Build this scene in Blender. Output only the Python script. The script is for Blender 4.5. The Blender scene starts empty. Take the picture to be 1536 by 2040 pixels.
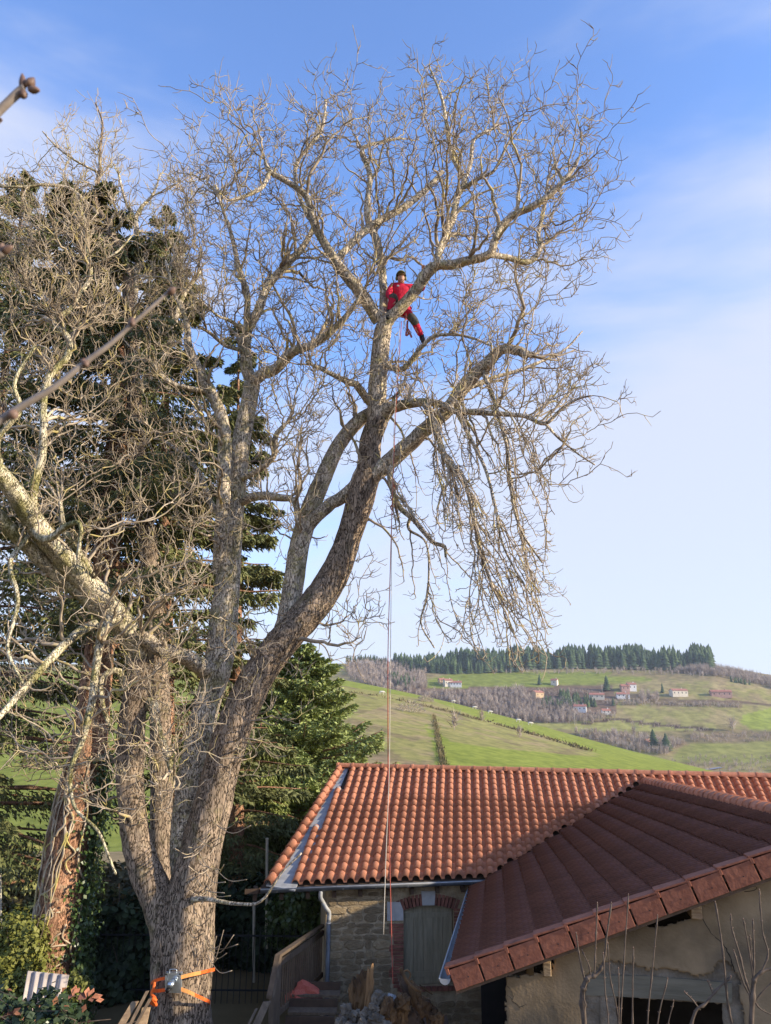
import bpy, bmesh, math, random
import numpy as np
from mathutils import Vector, Matrix, kdtree
random.seed(7); RNG = np.random.default_rng(7)
PI = math.pi
scene = bpy.context.scene
COL = scene.collection

# ------------------------------------------------------------------ camera
PITCH = math.radians(15.5); ROLL = 0.008; FPX = 1535.0
cam_data = bpy.data.cameras.new('camera'); cam = bpy.data.objects.new('camera', cam_data)
COL.objects.link(cam); scene.camera = cam
cam_data.sensor_fit = 'VERTICAL'; cam_data.sensor_height = 36.0; cam_data.lens = 36.0 * FPX / 2040.0
cam_data.clip_start = 0.05; cam_data.clip_end = 6000
cam.matrix_world = Matrix.Rotation(PI/2 + PITCH, 4, 'X') @ Matrix.Rotation(ROLL, 4, 'Z')
cam_data.dof.use_dof = True; cam_data.dof.focus_distance = 16.0; cam_data.dof.aperture_fstop = 7.5

# ------------------------------------------------------------------ sky, sun, exposure
SUN_AZ = math.radians(75)      # to the right of straight behind the camera
SUN_EL = math.radians(20)
to_sun = Vector((math.sin(SUN_AZ)*math.cos(SUN_EL), -math.cos(SUN_AZ)*math.cos(SUN_EL), math.sin(SUN_EL)))
world = bpy.data.worlds.new('World'); scene.world = world; world.use_nodes = True
nt = world.node_tree; nt.nodes.clear()
def wn(t, **k):
    n = nt.nodes.new(t)
    for a, b in k.items(): setattr(n, a, b)
    return n
wo = wn('ShaderNodeOutputWorld'); bg = wn('ShaderNodeBackground'); bg.inputs['Strength'].default_value = 0.125
sky = wn('ShaderNodeTexSky'); sky.sky_type = 'NISHITA'; sky.sun_disc = False
sky.sun_elevation = SUN_EL; sky.sun_rotation = math.atan2(to_sun.x, to_sun.y)
sky.altitude = 500; sky.air_density = 1.0; sky.dust_density = 0.6; sky.ozone_density = 2.0
tint = wn('ShaderNodeMix', data_type='RGBA', blend_type='MULTIPLY'); tint.inputs[0].default_value = 1
tint.inputs[7].default_value = (1.7, 1.9, 2.4, 1)
nt.links.new(sky.outputs[0], tint.inputs[6])
tc = wn('ShaderNodeTexCoord')
mp = wn('ShaderNodeMapping'); mp.inputs['Scale'].default_value = (1.0, 1.0, 3.6); mp.inputs['Rotation'].default_value = (0.25, -0.35, 0.2)
nt.links.new(tc.outputs['Generated'], mp.inputs['Vector'])
nz = wn('ShaderNodeTexNoise'); nz.inputs['Scale'].default_value = 2.3; nz.inputs['Detail'].default_value = 6; nz.inputs['Roughness'].default_value = 0.5; nz.inputs['Distortion'].default_value = 0.3
nt.links.new(mp.outputs[0], nz.inputs['Vector'])
# thin cloud: thicker low down, clearing overhead
sep = wn('ShaderNodeSeparateXYZ'); nt.links.new(tc.outputs['Generated'], sep.inputs[0])
mr = wn('ShaderNodeMapRange'); mr.inputs['From Min'].default_value = 0.0; mr.inputs['From Max'].default_value = 0.75
mr.inputs['To Min'].default_value = 0.42; mr.inputs['To Max'].default_value = -0.16
nt.links.new(sep.outputs['Z'], mr.inputs['Value'])
# a cloud bank towards the left edge of the view
dotl = wn('ShaderNodeVectorMath', operation='DOT_PRODUCT'); dotl.inputs[1].default_value = Vector((-0.62, 0.62, 0.5)).normalized()
nt.links.new(tc.outputs['Generated'], dotl.inputs[0])
mrl = wn('ShaderNodeMapRange'); mrl.inputs['From Min'].default_value = 0.86; mrl.inputs['From Max'].default_value = 0.99
mrl.inputs['To Min'].default_value = 0.0; mrl.inputs['To Max'].default_value = 0.34
nt.links.new(dotl.outputs['Value'], mrl.inputs['Value'])
a1 = wn('ShaderNodeMath', operation='ADD'); nt.links.new(nz.outputs['Fac'], a1.inputs[0]); nt.links.new(mr.outputs[0], a1.inputs[1])
a2 = wn('ShaderNodeMath', operation='ADD'); nt.links.new(a1.outputs[0], a2.inputs[0]); nt.links.new(mrl.outputs[0], a2.inputs[1])
dotr = wn('ShaderNodeVectorMath', operation='DOT_PRODUCT'); dotr.inputs[1].default_value = Vector((0.55, 0.82, 0.22)).normalized()
nt.links.new(tc.outputs['Generated'], dotr.inputs[0])
mrr = wn('ShaderNodeMapRange'); mrr.inputs['From Min'].default_value = 0.80; mrr.inputs['From Max'].default_value = 1.0; mrr.inputs['To Min'].default_value = 0.0; mrr.inputs['To Max'].default_value = 0.20
nt.links.new(dotr.outputs['Value'], mrr.inputs['Value'])
a3 = wn('ShaderNodeMath', operation='ADD'); nt.links.new(a2.outputs[0], a3.inputs[0]); nt.links.new(mrr.outputs[0], a3.inputs[1]); a2 = a3
cr = wn('ShaderNodeMapRange', interpolation_type='SMOOTHSTEP'); cr.inputs['From Min'].default_value = 0.42; cr.inputs['From Max'].default_value = 0.84
cr.inputs['To Min'].default_value = 0.0; cr.inputs['To Max'].default_value = 0.86
nt.links.new(a2.outputs[0], cr.inputs['Value'])
cm = wn('ShaderNodeMix', data_type='RGBA'); cm.inputs[7].default_value = (4.5, 4.75, 5.6, 1)
nt.links.new(cr.outputs[0], cm.inputs[0]); nt.links.new(tint.outputs[2], cm.inputs[6])
nt.links.new(cm.outputs[2], bg.inputs['Color']); nt.links.new(bg.outputs[0], wo.inputs['Surface'])

sd = bpy.data.lights.new('sun', 'SUN'); sd.energy = 5.0; sd.angle = math.radians(0.6); sd.color = (1.0, 0.87, 0.68)
sun = bpy.data.objects.new('sun', sd); COL.objects.link(sun); sun.rotation_euler = to_sun.to_track_quat('Z', 'Y').to_euler()
vs = scene.view_settings; vs.view_transform = 'Standard'; vs.look = 'None'; vs.gamma = 1; vs.use_curve_mapping = False; vs.exposure = 0.5

# ------------------------------------------------------------------ photograph geometry -> world
H = 0.0      # the camera stands at the origin; the yard lies GZ below it
GZ = -6.0
_s, _c = math.sin(PITCH), math.cos(PITCH)
def ray(x, y):
    u = (x-768.0)/FPX; v = (y-1020.0)/FPX
    u, v = u+ROLL*v, v-ROLL*u
    return Vector((u, _c+v*_s, _s-v*_c))
def PY(x, y, Y):
    d = ray(x, y); return d*(Y/d.y)
def PZ(x, y, z):
    d = ray(x, y); return d*(z/d.z)

# ------------------------------------------------------------------ materials
MATS = {}
def node(nt, t, **k):
    n = nt.nodes.new(t)
    for a, b in k.items(): setattr(n, a, b)
    return n
def mat(name, c1, c2=None, scale=5.0, rough=0.8, bump=0.0, detail=5, stretch=(1,1,1), rnd=0.0, metal=0.0, spec=0.3,
        c3=None, s3=2.0, t3=(0.5,0.62), ramp=(0.35,0.65), bscale=None, attr=None, coord='Object', vor=False, transl=0.0):
    m = bpy.data.materials.new(name); m.use_nodes = True; nt = m.node_tree; b = nt.nodes['Principled BSDF']
    b.inputs['Roughness'].default_value = rough; b.inputs['Metallic'].default_value = metal
    b.inputs['Specular IOR Level'].default_value = spec
    tc = node(nt, 'ShaderNodeTexCoord'); mp = node(nt, 'ShaderNodeMapping'); mp.inputs['Scale'].default_value = stretch
    nt.links.new(tc.outputs[coord], mp.inputs[0])
    nz = node(nt, 'ShaderNodeTexNoise'); nz.inputs['Scale'].default_value = scale; nz.inputs['Detail'].default_value = detail; nz.inputs['Roughness'].default_value = 0.6
    nt.links.new(mp.outputs[0], nz.inputs['Vector'])
    cr = node(nt, 'ShaderNodeValToRGB'); cr.color_ramp.elements[0].position = ramp[0]; cr.color_ramp.elements[1].position = ramp[1]
    cr.color_ramp.elements[0].color = (*c1, 1); cr.color_ramp.elements[1].color = (*(c2 or c1), 1)
    nt.links.new(nz.outputs['Fac'], cr.inputs['Fac']); out = cr.outputs[0]
    if attr:
        at = node(nt, 'ShaderNodeAttribute', attribute_name=attr)
        mx = node(nt, 'ShaderNodeMix', data_type='RGBA', blend_type='MULTIPLY'); mx.inputs[0].default_value = 1
        nt.links.new(out, mx.inputs[6]); nt.links.new(at.outputs['Color'], mx.inputs[7]); out = mx.outputs[2]
    if c3:
        n3 = node(nt, 'ShaderNodeTexNoise'); n3.inputs['Scale'].default_value = s3; n3.inputs['Detail'].default_value = 6
        nt.links.new(mp.outputs[0], n3.inputs['Vector'])
        r3 = node(nt, 'ShaderNodeMapRange', interpolation_type='SMOOTHSTEP'); r3.inputs['From Min'].default_value = t3[0]; r3.inputs['From Max'].default_value = t3[1]
        nt.links.new(n3.outputs['Fac'], r3.inputs[0])
        mx = node(nt, 'ShaderNodeMix', data_type='RGBA'); mx.inputs[7].default_value = (*c3, 1)
        nt.links.new(r3.outputs[0], mx.inputs[0]); nt.links.new(out, mx.inputs[6]); out = mx.outputs[2]
    if rnd:
        oi = node(nt, 'ShaderNodeObjectInfo'); hs = node(nt, 'ShaderNodeHueSaturation')
        mr = node(nt, 'ShaderNodeMapRange'); mr.inputs['To Min'].default_value = 1-rnd; mr.inputs['To Max'].default_value = 1+rnd
        nt.links.new(oi.outputs['Random'], mr.inputs[0]); nt.links.new(mr.outputs[0], hs.inputs['Value'])
        nt.links.new(out, hs.inputs['Color']); out = hs.outputs[0]
    nt.links.new(out, b.inputs['Base Color'])
    if bump:
        if vor:
            bn = node(nt, 'ShaderNodeTexVoronoi', feature='DISTANCE_TO_EDGE'); bn.inputs['Scale'].default_value = bscale or scale
            nd = node(nt, 'ShaderNodeMix', data_type='RGBA'); nd.inputs[0].default_value = 0.12
            nt.links.new(mp.outputs[0], nd.inputs[6]); nt.links.new(nz.outputs['Color'], nd.inputs[7]); nt.links.new(nd.outputs[2], bn.inputs['Vector'])
            src = bn.outputs['Distance']
        else:
            bn = node(nt, 'ShaderNodeTexNoise'); bn.inputs['Scale'].default_value = bscale or scale*2; bn.inputs['Detail'].default_value = 6
            nt.links.new(mp.outputs[0], bn.inputs['Vector']); src = bn.outputs['Fac']
        bp = node(nt, 'ShaderNodeBump'); bp.inputs['Strength'].default_value = min(1, bump); bp.inputs['Distance'].default_value = 0.03*max(1, bump)
        nt.links.new(src, bp.inputs['Height']); nt.links.new(bp.outputs[0], b.inputs['Normal'])
    MATS[name] = m; return m

def bark(name, light, dark, lichen, sc=9.0, zst=0.3, moss=None, bump=1.6, mt=(0.52, 0.66)):
    m = bpy.data.materials.new(name); m.use_nodes = True; nt = m.node_tree; b = nt.nodes['Principled BSDF']; b.inputs['Roughness'].default_value = 0.92
    b.inputs['Specular IOR Level'].default_value = 0.1
    tc = node(nt, 'ShaderNodeTexCoord'); mp = node(nt, 'ShaderNodeMapping'); mp.inputs['Scale'].default_value = (1, 1, zst)
    nt.links.new(tc.outputs['Object'], mp.inputs[0])
    n0 = node(nt, 'ShaderNodeTexNoise'); n0.inputs['Scale'].default_value = sc*0.8; n0.inputs['Detail'].default_value = 5
    nt.links.new(mp.outputs[0], n0.inputs['Vector'])
    nd = node(nt, 'ShaderNodeMix', data_type='RGBA'); nd.inputs[0].default_value = 0.22
    nt.links.new(mp.outputs[0], nd.inputs[6]); nt.links.new(n0.outputs['Color'], nd.inputs[7])
    vo = node(nt, 'ShaderNodeTexVoronoi', feature='DISTANCE_TO_EDGE'); vo.inputs['Scale'].default_value = sc*1.9
    nt.links.new(nd.outputs[2], vo.inputs['Vector'])
    r0 = node(nt, 'ShaderNodeMapRange'); r0.inputs['From Min'].default_value = 0.0; r0.inputs['From Max'].default_value = 0.10
    nt.links.new(vo.outputs['Distance'], r0.inputs[0])
    mx = node(nt, 'ShaderNodeMix', data_type='RGBA'); mx.inputs[6].default_value = (*dark, 1); mx.inputs[7].default_value = (*light, 1)
    nt.links.new(r0.outputs[0], mx.inputs[0]); out = mx.outputs[2]
    n2 = node(nt, 'ShaderNodeTexNoise'); n2.inputs['Scale'].default_value = 3.5; n2.inputs['Detail'].default_value = 8; nt.links.new(tc.outputs['Object'], n2.inputs['Vector'])
    r2 = node(nt, 'ShaderNodeMapRange'); r2.inputs['From Min'].default_value = 0.35; r2.inputs['From Max'].default_value = 0.7; r2.inputs['To Min'].default_value = 0.65; r2.inputs['To Max'].default_value = 1.25
    nt.links.new(n2.outputs['Fac'], r2.inputs[0])
    hv = node(nt, 'ShaderNodeHueSaturation'); nt.links.new(out, hv.inputs['Color']); nt.links.new(r2.outputs[0], hv.inputs['Value']); out = hv.outputs[0]
    for colr, s, th in ((lichen, 6.0, (0.52, 0.62)), (moss, 1.6, mt)):
        if not colr: continue
        n3 = node(nt, 'ShaderNodeTexNoise'); n3.inputs['Scale'].default_value = s; n3.inputs['Detail'].default_value = 9; n3.inputs['Roughness'].default_value = 0.7
        nt.links.new(tc.outputs['Object'], n3.inputs['Vector'])
        r3 = node(nt, 'ShaderNodeMapRange'); r3.inputs['From Min'].default_value = th[0]; r3.inputs['From Max'].default_value = th[1]; r3.inputs['To Max'].default_value = 0.75
        nt.links.new(n3.outputs['Fac'], r3.inputs[0])
        m2 = node(nt, 'ShaderNodeMix', data_type='RGBA'); m2.inputs[7].default_value = (*colr, 1)
        nt.links.new(r3.outputs[0], m2.inputs[0]); nt.links.new(out, m2.inputs[6]); out = m2.outputs[2]
    nt.links.new(out, b.inputs['Base Color'])
    ad = node(nt, 'ShaderNodeMath', operation='ADD'); nt.links.new(r0.outputs[0], ad.inputs[0]); nt.links.new(n0.outputs['Fac'], ad.inputs[1])
    bp = node(nt, 'ShaderNodeBump'); bp.inputs['Strength'].default_value = 1.0; bp.inputs['Distance'].default_value = 0.02*bump
    nt.links.new(ad.outputs[0], bp.inputs['Height']); nt.links.new(bp.outputs[0], b.inputs['Normal'])
    MATS[name] = m; return m

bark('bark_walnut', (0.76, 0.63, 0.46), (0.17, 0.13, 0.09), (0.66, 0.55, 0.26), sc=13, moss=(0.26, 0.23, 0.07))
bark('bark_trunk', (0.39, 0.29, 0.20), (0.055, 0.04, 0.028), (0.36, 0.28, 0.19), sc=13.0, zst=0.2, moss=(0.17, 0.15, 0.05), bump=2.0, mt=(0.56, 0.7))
bark('bark_mossy', (0.78, 0.67, 0.47), (0.20, 0.16, 0.10), (0.74, 0.66, 0.36), sc=13.0, moss=(0.24, 0.22, 0.04), bump=2.0, mt=(0.46, 0.6))
bark('bark_spruce', (0.50, 0.27, 0.16), (0.15, 0.07, 0.04), (0.50, 0.36, 0.22), sc=14.0, zst=0.25, bump=2.0)
mat('twig', (0.15, 0.11, 0.07), (0.58, 0.47, 0.33), scale=2.5, rough=0.8, c3=(0.52, 0.42, 0.16), s3=3.5, t3=(0.54, 0.68))
mat('twig_pale', (0.26, 0.19, 0.12), (0.70, 0.57, 0.40), scale=2.5, rough=0.8, c3=(0.52, 0.43, 0.14), s3=3.5, t3=(0.5, 0.66))
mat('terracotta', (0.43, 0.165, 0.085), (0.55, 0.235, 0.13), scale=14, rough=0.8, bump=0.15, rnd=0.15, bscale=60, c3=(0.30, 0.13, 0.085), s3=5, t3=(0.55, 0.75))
mat('terracotta_shed', (0.12, 0.046, 0.027), (0.185, 0.07, 0.04), scale=10, rough=0.85, bump=0.3, rnd=0.12, c3=(0.13, 0.06, 0.06), s3=3, t3=(0.5, 0.75))  # clay darkened so the colour carries the shade on this slope
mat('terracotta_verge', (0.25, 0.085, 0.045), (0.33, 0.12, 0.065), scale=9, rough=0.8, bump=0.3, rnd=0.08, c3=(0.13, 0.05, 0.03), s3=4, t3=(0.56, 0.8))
mat('zinc', (0.30, 0.30, 0.29), (0.42, 0.42, 0.41), scale=6, rough=0.6, metal=0.15, spec=0.4)
mat('zinc_dark', (0.09, 0.10, 0.11), (0.15, 0.16, 0.17), scale=6, rough=0.5, metal=0.3, spec=0.5)
mat('mortar', (0.27, 0.205, 0.125), (0.42, 0.33, 0.21), scale=6, rough=0.95, bump=0.9, bscale=22)
mat('stone', (0.25, 0.18, 0.10), (0.43, 0.32, 0.185), scale=4, rough=0.9, bump=1.4, bscale=14, rnd=0.25, c3=(0.40, 0.31, 0.19), s3=2.2, t3=(0.45, 0.6))  # base tone lowered to put the wall's shade into the colour
mat('dressed_stone', (0.34, 0.33, 0.31), (0.46, 0.445, 0.42), scale=5, rough=0.85, bump=0.2)
mat('brick', (0.16, 0.065, 0.045), (0.26, 0.11, 0.075), scale=9, rough=0.9, bump=0.4, rnd=0.25)
mat('shutter_wood', (0.21, 0.18, 0.115), (0.30, 0.26, 0.175), scale=7, rough=0.75, bump=0.3, stretch=(3, 3, 0.3), rnd=0.06)
mat('render_cement', (0.18, 0.125, 0.068), (0.36, 0.255, 0.145), scale=1.3, rough=0.95, bump=0.25, detail=8, bscale=30, c3=(0.13, 0.10, 0.065), s3=1.1, t3=(0.5, 0.72))
mat('concrete_raw', (0.13, 0.105, 0.075), (0.25, 0.205, 0.15), scale=5, rough=0.95, bump=1.2, detail=8, bscale=14)
mat('lintel', (0.13, 0.115, 0.08), (0.20, 0.175, 0.125), scale=4, rough=0.9, bump=0.3, stretch=(0.3, 1, 3))
mat('wood_old', (0.28, 0.18, 0.10), (0.45, 0.31, 0.17), scale=5, rough=0.85, bump=0.5, stretch=(1, 1, 4), rnd=0.15)
mat('wood_stair', (0.10, 0.07, 0.045), (0.17, 0.12, 0.075), scale=5, rough=0.8, bump=0.3, stretch=(3, 3, 0.5), rnd=0.12)  # shade over the stair is worked into this lower base colour
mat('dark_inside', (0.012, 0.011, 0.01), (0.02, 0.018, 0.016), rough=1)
mat('wood_dark', (0.07, 0.045, 0.03), (0.11, 0.07, 0.045), scale=6, rough=0.9)
mat('needles', (0.06, 0.08, 0.028), (0.27, 0.27, 0.10), scale=1.3, rough=0.7, spec=0.25, ramp=(0.3, 0.7))
mat('needles_bright', (0.15, 0.20, 0.06), (0.42, 0.47, 0.16), scale=1.6, rough=0.65, spec=0.25, ramp=(0.3, 0.7))
mat('needles_thuja', (0.09, 0.12, 0.03), (0.30, 0.33, 0.09), scale=1.6, rough=0.65, spec=0.25)
mat('ivy', (0.03, 0.065, 0.018), (0.10, 0.14, 0.03), scale=5, rough=0.4, spec=0.5)
mat('leaf_olive', (0.10, 0.11, 0.02), (0.24, 0.24, 0.05), scale=4, rough=0.6)
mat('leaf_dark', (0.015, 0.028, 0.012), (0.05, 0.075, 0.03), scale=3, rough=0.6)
mat('leaf_brown', (0.16, 0.06, 0.03), (0.30, 0.14, 0.07), scale=5, rough=0.8)
mat('leaf_scrub', (0.09, 0.07, 0.03), (0.24, 0.19, 0.08), scale=1.5, rough=0.8)
mat('earth', (0.07, 0.055, 0.035), (0.13, 0.10, 0.06), scale=1.5, rough=1, bump=0.5)
mat('ground', (0.68, 0.70, 0.66), (1.18, 1.13, 1.1), scale=0.35, rough=1, attr='Col', detail=8, bump=0.0, spec=0.05)
mat('ground_far', (0.68, 0.68, 0.62), (1.2, 1.16, 1.12), scale=0.12, rough=1, attr='Col', detail=8, spec=0.05)
mat('far_conifer', (0.035, 0.065, 0.03), (0.11, 0.15, 0.06), scale=0.12, rough=0.9, spec=0.1)
mat('far_bare', (0.33, 0.26, 0.20), (0.56, 0.46, 0.36), scale=0.08, rough=1, spec=0.05)
mat('house_cream', (0.62, 0.54, 0.42), (0.74, 0.66, 0.52), scale=0.4, rough=0.9)
mat('house_ochre', (0.52, 0.36, 0.20), (0.62, 0.45, 0.26), scale=0.4, rough=0.9)
mat('house_rose', (0.42, 0.25, 0.20), (0.52, 0.33, 0.26), scale=0.4, rough=0.9)
mat('house_white', (0.74, 0.72, 0.68), (0.8, 0.78, 0.74), scale=0.4, rough=0.9)
mat('roof_far', (0.33, 0.13, 0.09), (0.45, 0.20, 0.14), scale=0.6, rough=0.9)
mat('window_far', (0.04, 0.05, 0.06), rough=0.2)
mat('cow_hide', (0.72, 0.66, 0.55), rough=0.9)
mat('asphalt', (0.22, 0.23, 0.26), (0.30, 0.31, 0.34), scale=1, rough=0.8)
mat('red_cloth', (0.52, 0.012, 0.04), (0.66, 0.02, 0.06), scale=14, rough=0.8, bump=0.3)
mat('grey_cloth', (0.07, 0.065, 0.05), (0.11, 0.10, 0.08), scale=14, rough=0.9)
mat('skin', (0.55, 0.30, 0.21), (0.62, 0.36, 0.26), scale=10, rough=0.6)
mat('black_rubber', (0.015, 0.015, 0.015), rough=0.6)
mat('helmet', (0.16, 0.16, 0.05), (0.22, 0.2, 0.06), rough=0.35, spec=0.5)
mat('hair', (0.05, 0.03, 0.02), rough=0.9)
mat('rope_red', (0.42, 0.07, 0.05), (0.50, 0.15, 0.09), scale=60, rough=0.9)
mat('rope_white', (0.55, 0.47, 0.36), (0.68, 0.6, 0.48), scale=60, rough=0.9)
mat('sling_orange', (0.78, 0.11, 0.015), (0.9, 0.18, 0.03), scale=20, rough=0.7)
mat('sling_light', (0.92, 0.35, 0.09), (0.95, 0.42, 0.13), scale=20, rough=0.7)
mat('steel', (0.45, 0.5, 0.52), (0.62, 0.66, 0.68), scale=6, rough=0.3, metal=0.85, spec=0.5)
mat('fibre_cement', (0.42, 0.35, 0.29), (0.56, 0.48, 0.41), scale=4, rough=0.9, bump=0.15)
mat('sapling', (0.07, 0.05, 0.035), (0.15, 0.11, 0.08), scale=12, rough=0.8)
mat('near_twig', (0.20, 0.16, 0.13), (0.34, 0.28, 0.23), scale=30, rough=0.7)
mat('bud', (0.12, 0.07, 0.05), (0.26, 0.16, 0.11), scale=60, rough=0.5)
mat('rot_wood', (0.05, 0.028, 0.015), (0.22, 0.125, 0.055), scale=5, rough=0.95, bump=1.2, rnd=0.3, stretch=(1, 1, 0.4))
mat('rot_pale', (0.07, 0.055, 0.04), (0.22, 0.18, 0.135), scale=6, rough=0.95, bump=1.0, rnd=0.2)
mat('iron', (0.02, 0.022, 0.024), rough=0.6)
mat('pole', (0.45, 0.40, 0.30), (0.52, 0.47, 0.36), rough=0.8)
mat('house_wall_plain', (0.45, 0.40, 0.32), (0.55, 0.49, 0.40), scale=1.0, rough=0.95)

# ------------------------------------------------------------------ object helpers
ORG = {}
def reg(o, org): ORG[o.name] = Vector(org); return o
def thing(name, label, cat, loc=(0, 0, 0), group=None):
    o = bpy.data.objects.new(name, None); COL.objects.link(o); o.location = loc; o.empty_display_size = 0.2
    o['label'] = label; o['category'] = cat
    if group: o['group'] = group
    return reg(o, loc)
def tag(o, label, cat, group=None):
    o['label'] = label; o['category'] = cat
    if group: o['group'] = group
    return o
class MB:
    def __init__(s): s.v = []; s.f = []
    def add(s, vs, fs):
        k = len(s.v); s.v += [tuple(v) for v in vs]; s.f += [tuple(i+k for i in f) for f in fs]
    def box(s, a, b, fr=None):
        pts = [(x, y, z) for z in (a[2], b[2]) for y in (a[1], b[1]) for x in (a[0], b[0])]
        if fr: pts = [fr(*p) for p in pts]
        s.add(pts, [(0, 2, 3, 1), (4, 5, 7, 6), (0, 1, 5, 4), (2, 6, 7, 3), (0, 4, 6, 2), (1, 3, 7, 5)])
    def hexa(s, p):  # 8 points: bottom 4 ccw, top 4 ccw
        s.add(p, [(3, 2, 1, 0), (4, 5, 6, 7), (0, 1, 5, 4), (1, 2, 6, 5), (2, 3, 7, 6), (3, 0, 4, 7)])
    def tube(s, pts, rad, sides=8, cap=True):
        V, F = tube_np(np.array([[list(p) for p in pts]]), np.array([rad if hasattr(rad, '__len__') else [rad]*len(pts)]), sides)
        k = len(s.v); s.v += [tuple(v) for v in V]; s.f += [tuple(int(i)+k for i in f) for f in F]
        if cap:
            s.f.append(tuple(k+i for i in range(sides))[::-1]); n = len(V); s.f.append(tuple(k+n-sides+i for i in range(sides)))
    def build(s, name, m, parent=None, smooth=False, kind=None):
        me = bpy.data.meshes.new(name); org = ORG[parent.name] if parent else Vector((0, 0, 0))
        me.from_pydata([(v[0]-org.x, v[1]-org.y, v[2]-org.z) for v in s.v], [], s.f); me.materials.append(MATS[m])
        if smooth: me.polygons.foreach_set('use_smooth', [True]*len(me.polygons))
        me.update(); return link(name, me, parent, kind, org)
def link(name, me, parent=None, kind=None, org=None):
    o = bpy.data.objects.new(name, me); COL.objects.link(o)
    if parent: o.parent = parent
    if kind: o['kind'] = kind
    return reg(o, org if org is not None else (0, 0, 0))
def np_mesh(name, V, F, m, parent=None, smooth=True, kind=None, colors=None):
    """V (n,3), F (m,3|4)"""
    org = ORG[parent.name] if parent else Vector((0, 0, 0))
    V = np.asarray(V, float) - np.array(org); F = np.asarray(F, np.int32)
    me = bpy.data.meshes.new(name); me.vertices.add(len(V)); me.vertices.foreach_set('co', V.astype(np.float32).ravel())
    k = F.shape[1]; me.loops.add(F.size); me.loops.foreach_set('vertex_index', F.ravel())
    me.polygons.add(len(F)); me.polygons.foreach_set('loop_start', np.arange(0, F.size, k, dtype=np.int32))
    if smooth: me.polygons.foreach_set('use_smooth', np.ones(len(F), bool))
    me.update(calc_edges=True); me.materials.append(MATS[m])
    if colors is not None:
        ca = me.color_attributes.new('Col', 'FLOAT_COLOR', 'POINT'); c4 = np.ones((len(V), 4), np.float32); c4[:, :3] = colors; ca.data.foreach_set('color', c4.ravel())
    return link(name, me, parent, kind, org)
def tube_np(P, R, S, seed=0):
    """P (N,K,3), R (N,K) -> verts, quads"""
    P = np.asarray(P, float); R = np.asarray(R, float); N, K, _ = P.shape
    T = np.empty_like(P); T[:, 1:-1] = P[:, 2:]-P[:, :-2]; T[:, 0] = P[:, 1]-P[:, 0]; T[:, -1] = P[:, -1]-P[:, -2]
    T /= np.linalg.norm(T, axis=2, keepdims=True)+1e-9
    mean = P[:, -1]-P[:, 0]; ref = np.tile(np.array([0.31, 0.94, 0.13]), (N, 1)); mean /= np.linalg.norm(mean, axis=1, keepdims=True)+1e-9
    bad = np.abs((mean*ref).sum(1)) > 0.8; ref[bad] = (0.9, -0.1, 0.42)
    A = np.cross(T, ref[:, None, :]); A /= np.linalg.norm(A, axis=2, keepdims=True)+1e-9; B = np.cross(T, A)
    an = np.arange(S)*2*PI/S
    V = P[:, :, None, :]+R[:, :, None, None]*(A[:, :, None, :]*np.cos(an)[None, None, :, None]+B[:, :, None, :]*np.sin(an)[None, None, :, None])
    base = (np.arange(N)[:, None, None]*K+np.arange(K-1)[None, :, None])*S; j = np.arange(S)[None, None, :]; j2 = (j+1) % S
    F = np.stack([base+j, base+j2, base+S+j2, base+S+j], -1).reshape(-1, 4)
    return V.reshape(-1, 3), F
def catmull(P, n):
    """P (k,d) control points -> resampled smooth curve with n sub steps per span"""
    P = np.asarray(P, float); Q = np.vstack([2*P[0]-P[1], P, 2*P[-1]-P[-2]]); out = []
    for i in range(1, len(Q)-2):
        for t in np.arange(n)/n:
            a, b, c, d = Q[i-1], Q[i], Q[i+1], Q[i+2]
            out.append(0.5*((2*b)+(c-a)*t+(2*a-5*b+4*c-d)*t*t+(3*b-a-3*c+d)*t**3))
    out.append(P[-1]); return np.array(out)
def in_poly(x, y, poly):
    x = np.asarray(x, float); y = np.asarray(y, float); ins = np.zeros(x.shape, bool); n = len(poly)
    for i in range(n):
        x1, y1 = poly[i]; x2, y2 = poly[(i+1) % n]
        if y1 == y2: continue
        c = ((y1 > y) != (y2 > y)) & (x < (x2-x1)*(y-y1)/(y2-y1)+x1); ins ^= c
    return ins
def frame(A, B, back=0.0):
    """vertical plane through A and B (world points); returns (e, n, fn) with fn(s, d, z): along, outwards to the camera, height"""
    e = Vector((B[0]-A[0], B[1]-A[1], 0)).normalized(); n = Vector((e.y, -e.x, 0)); O = Vector((A[0], A[1], 0))-n*back
    return e, n, (lambda s, d, z: O+e*s+n*d+Vector((0, 0, z))), O
def hit(O, e, n, x, y):
    d = ray(x, y); k = (O.dot(n))/(d.dot(n)); p = d*k; return ((p-O).dot(e), p.z)
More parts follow.
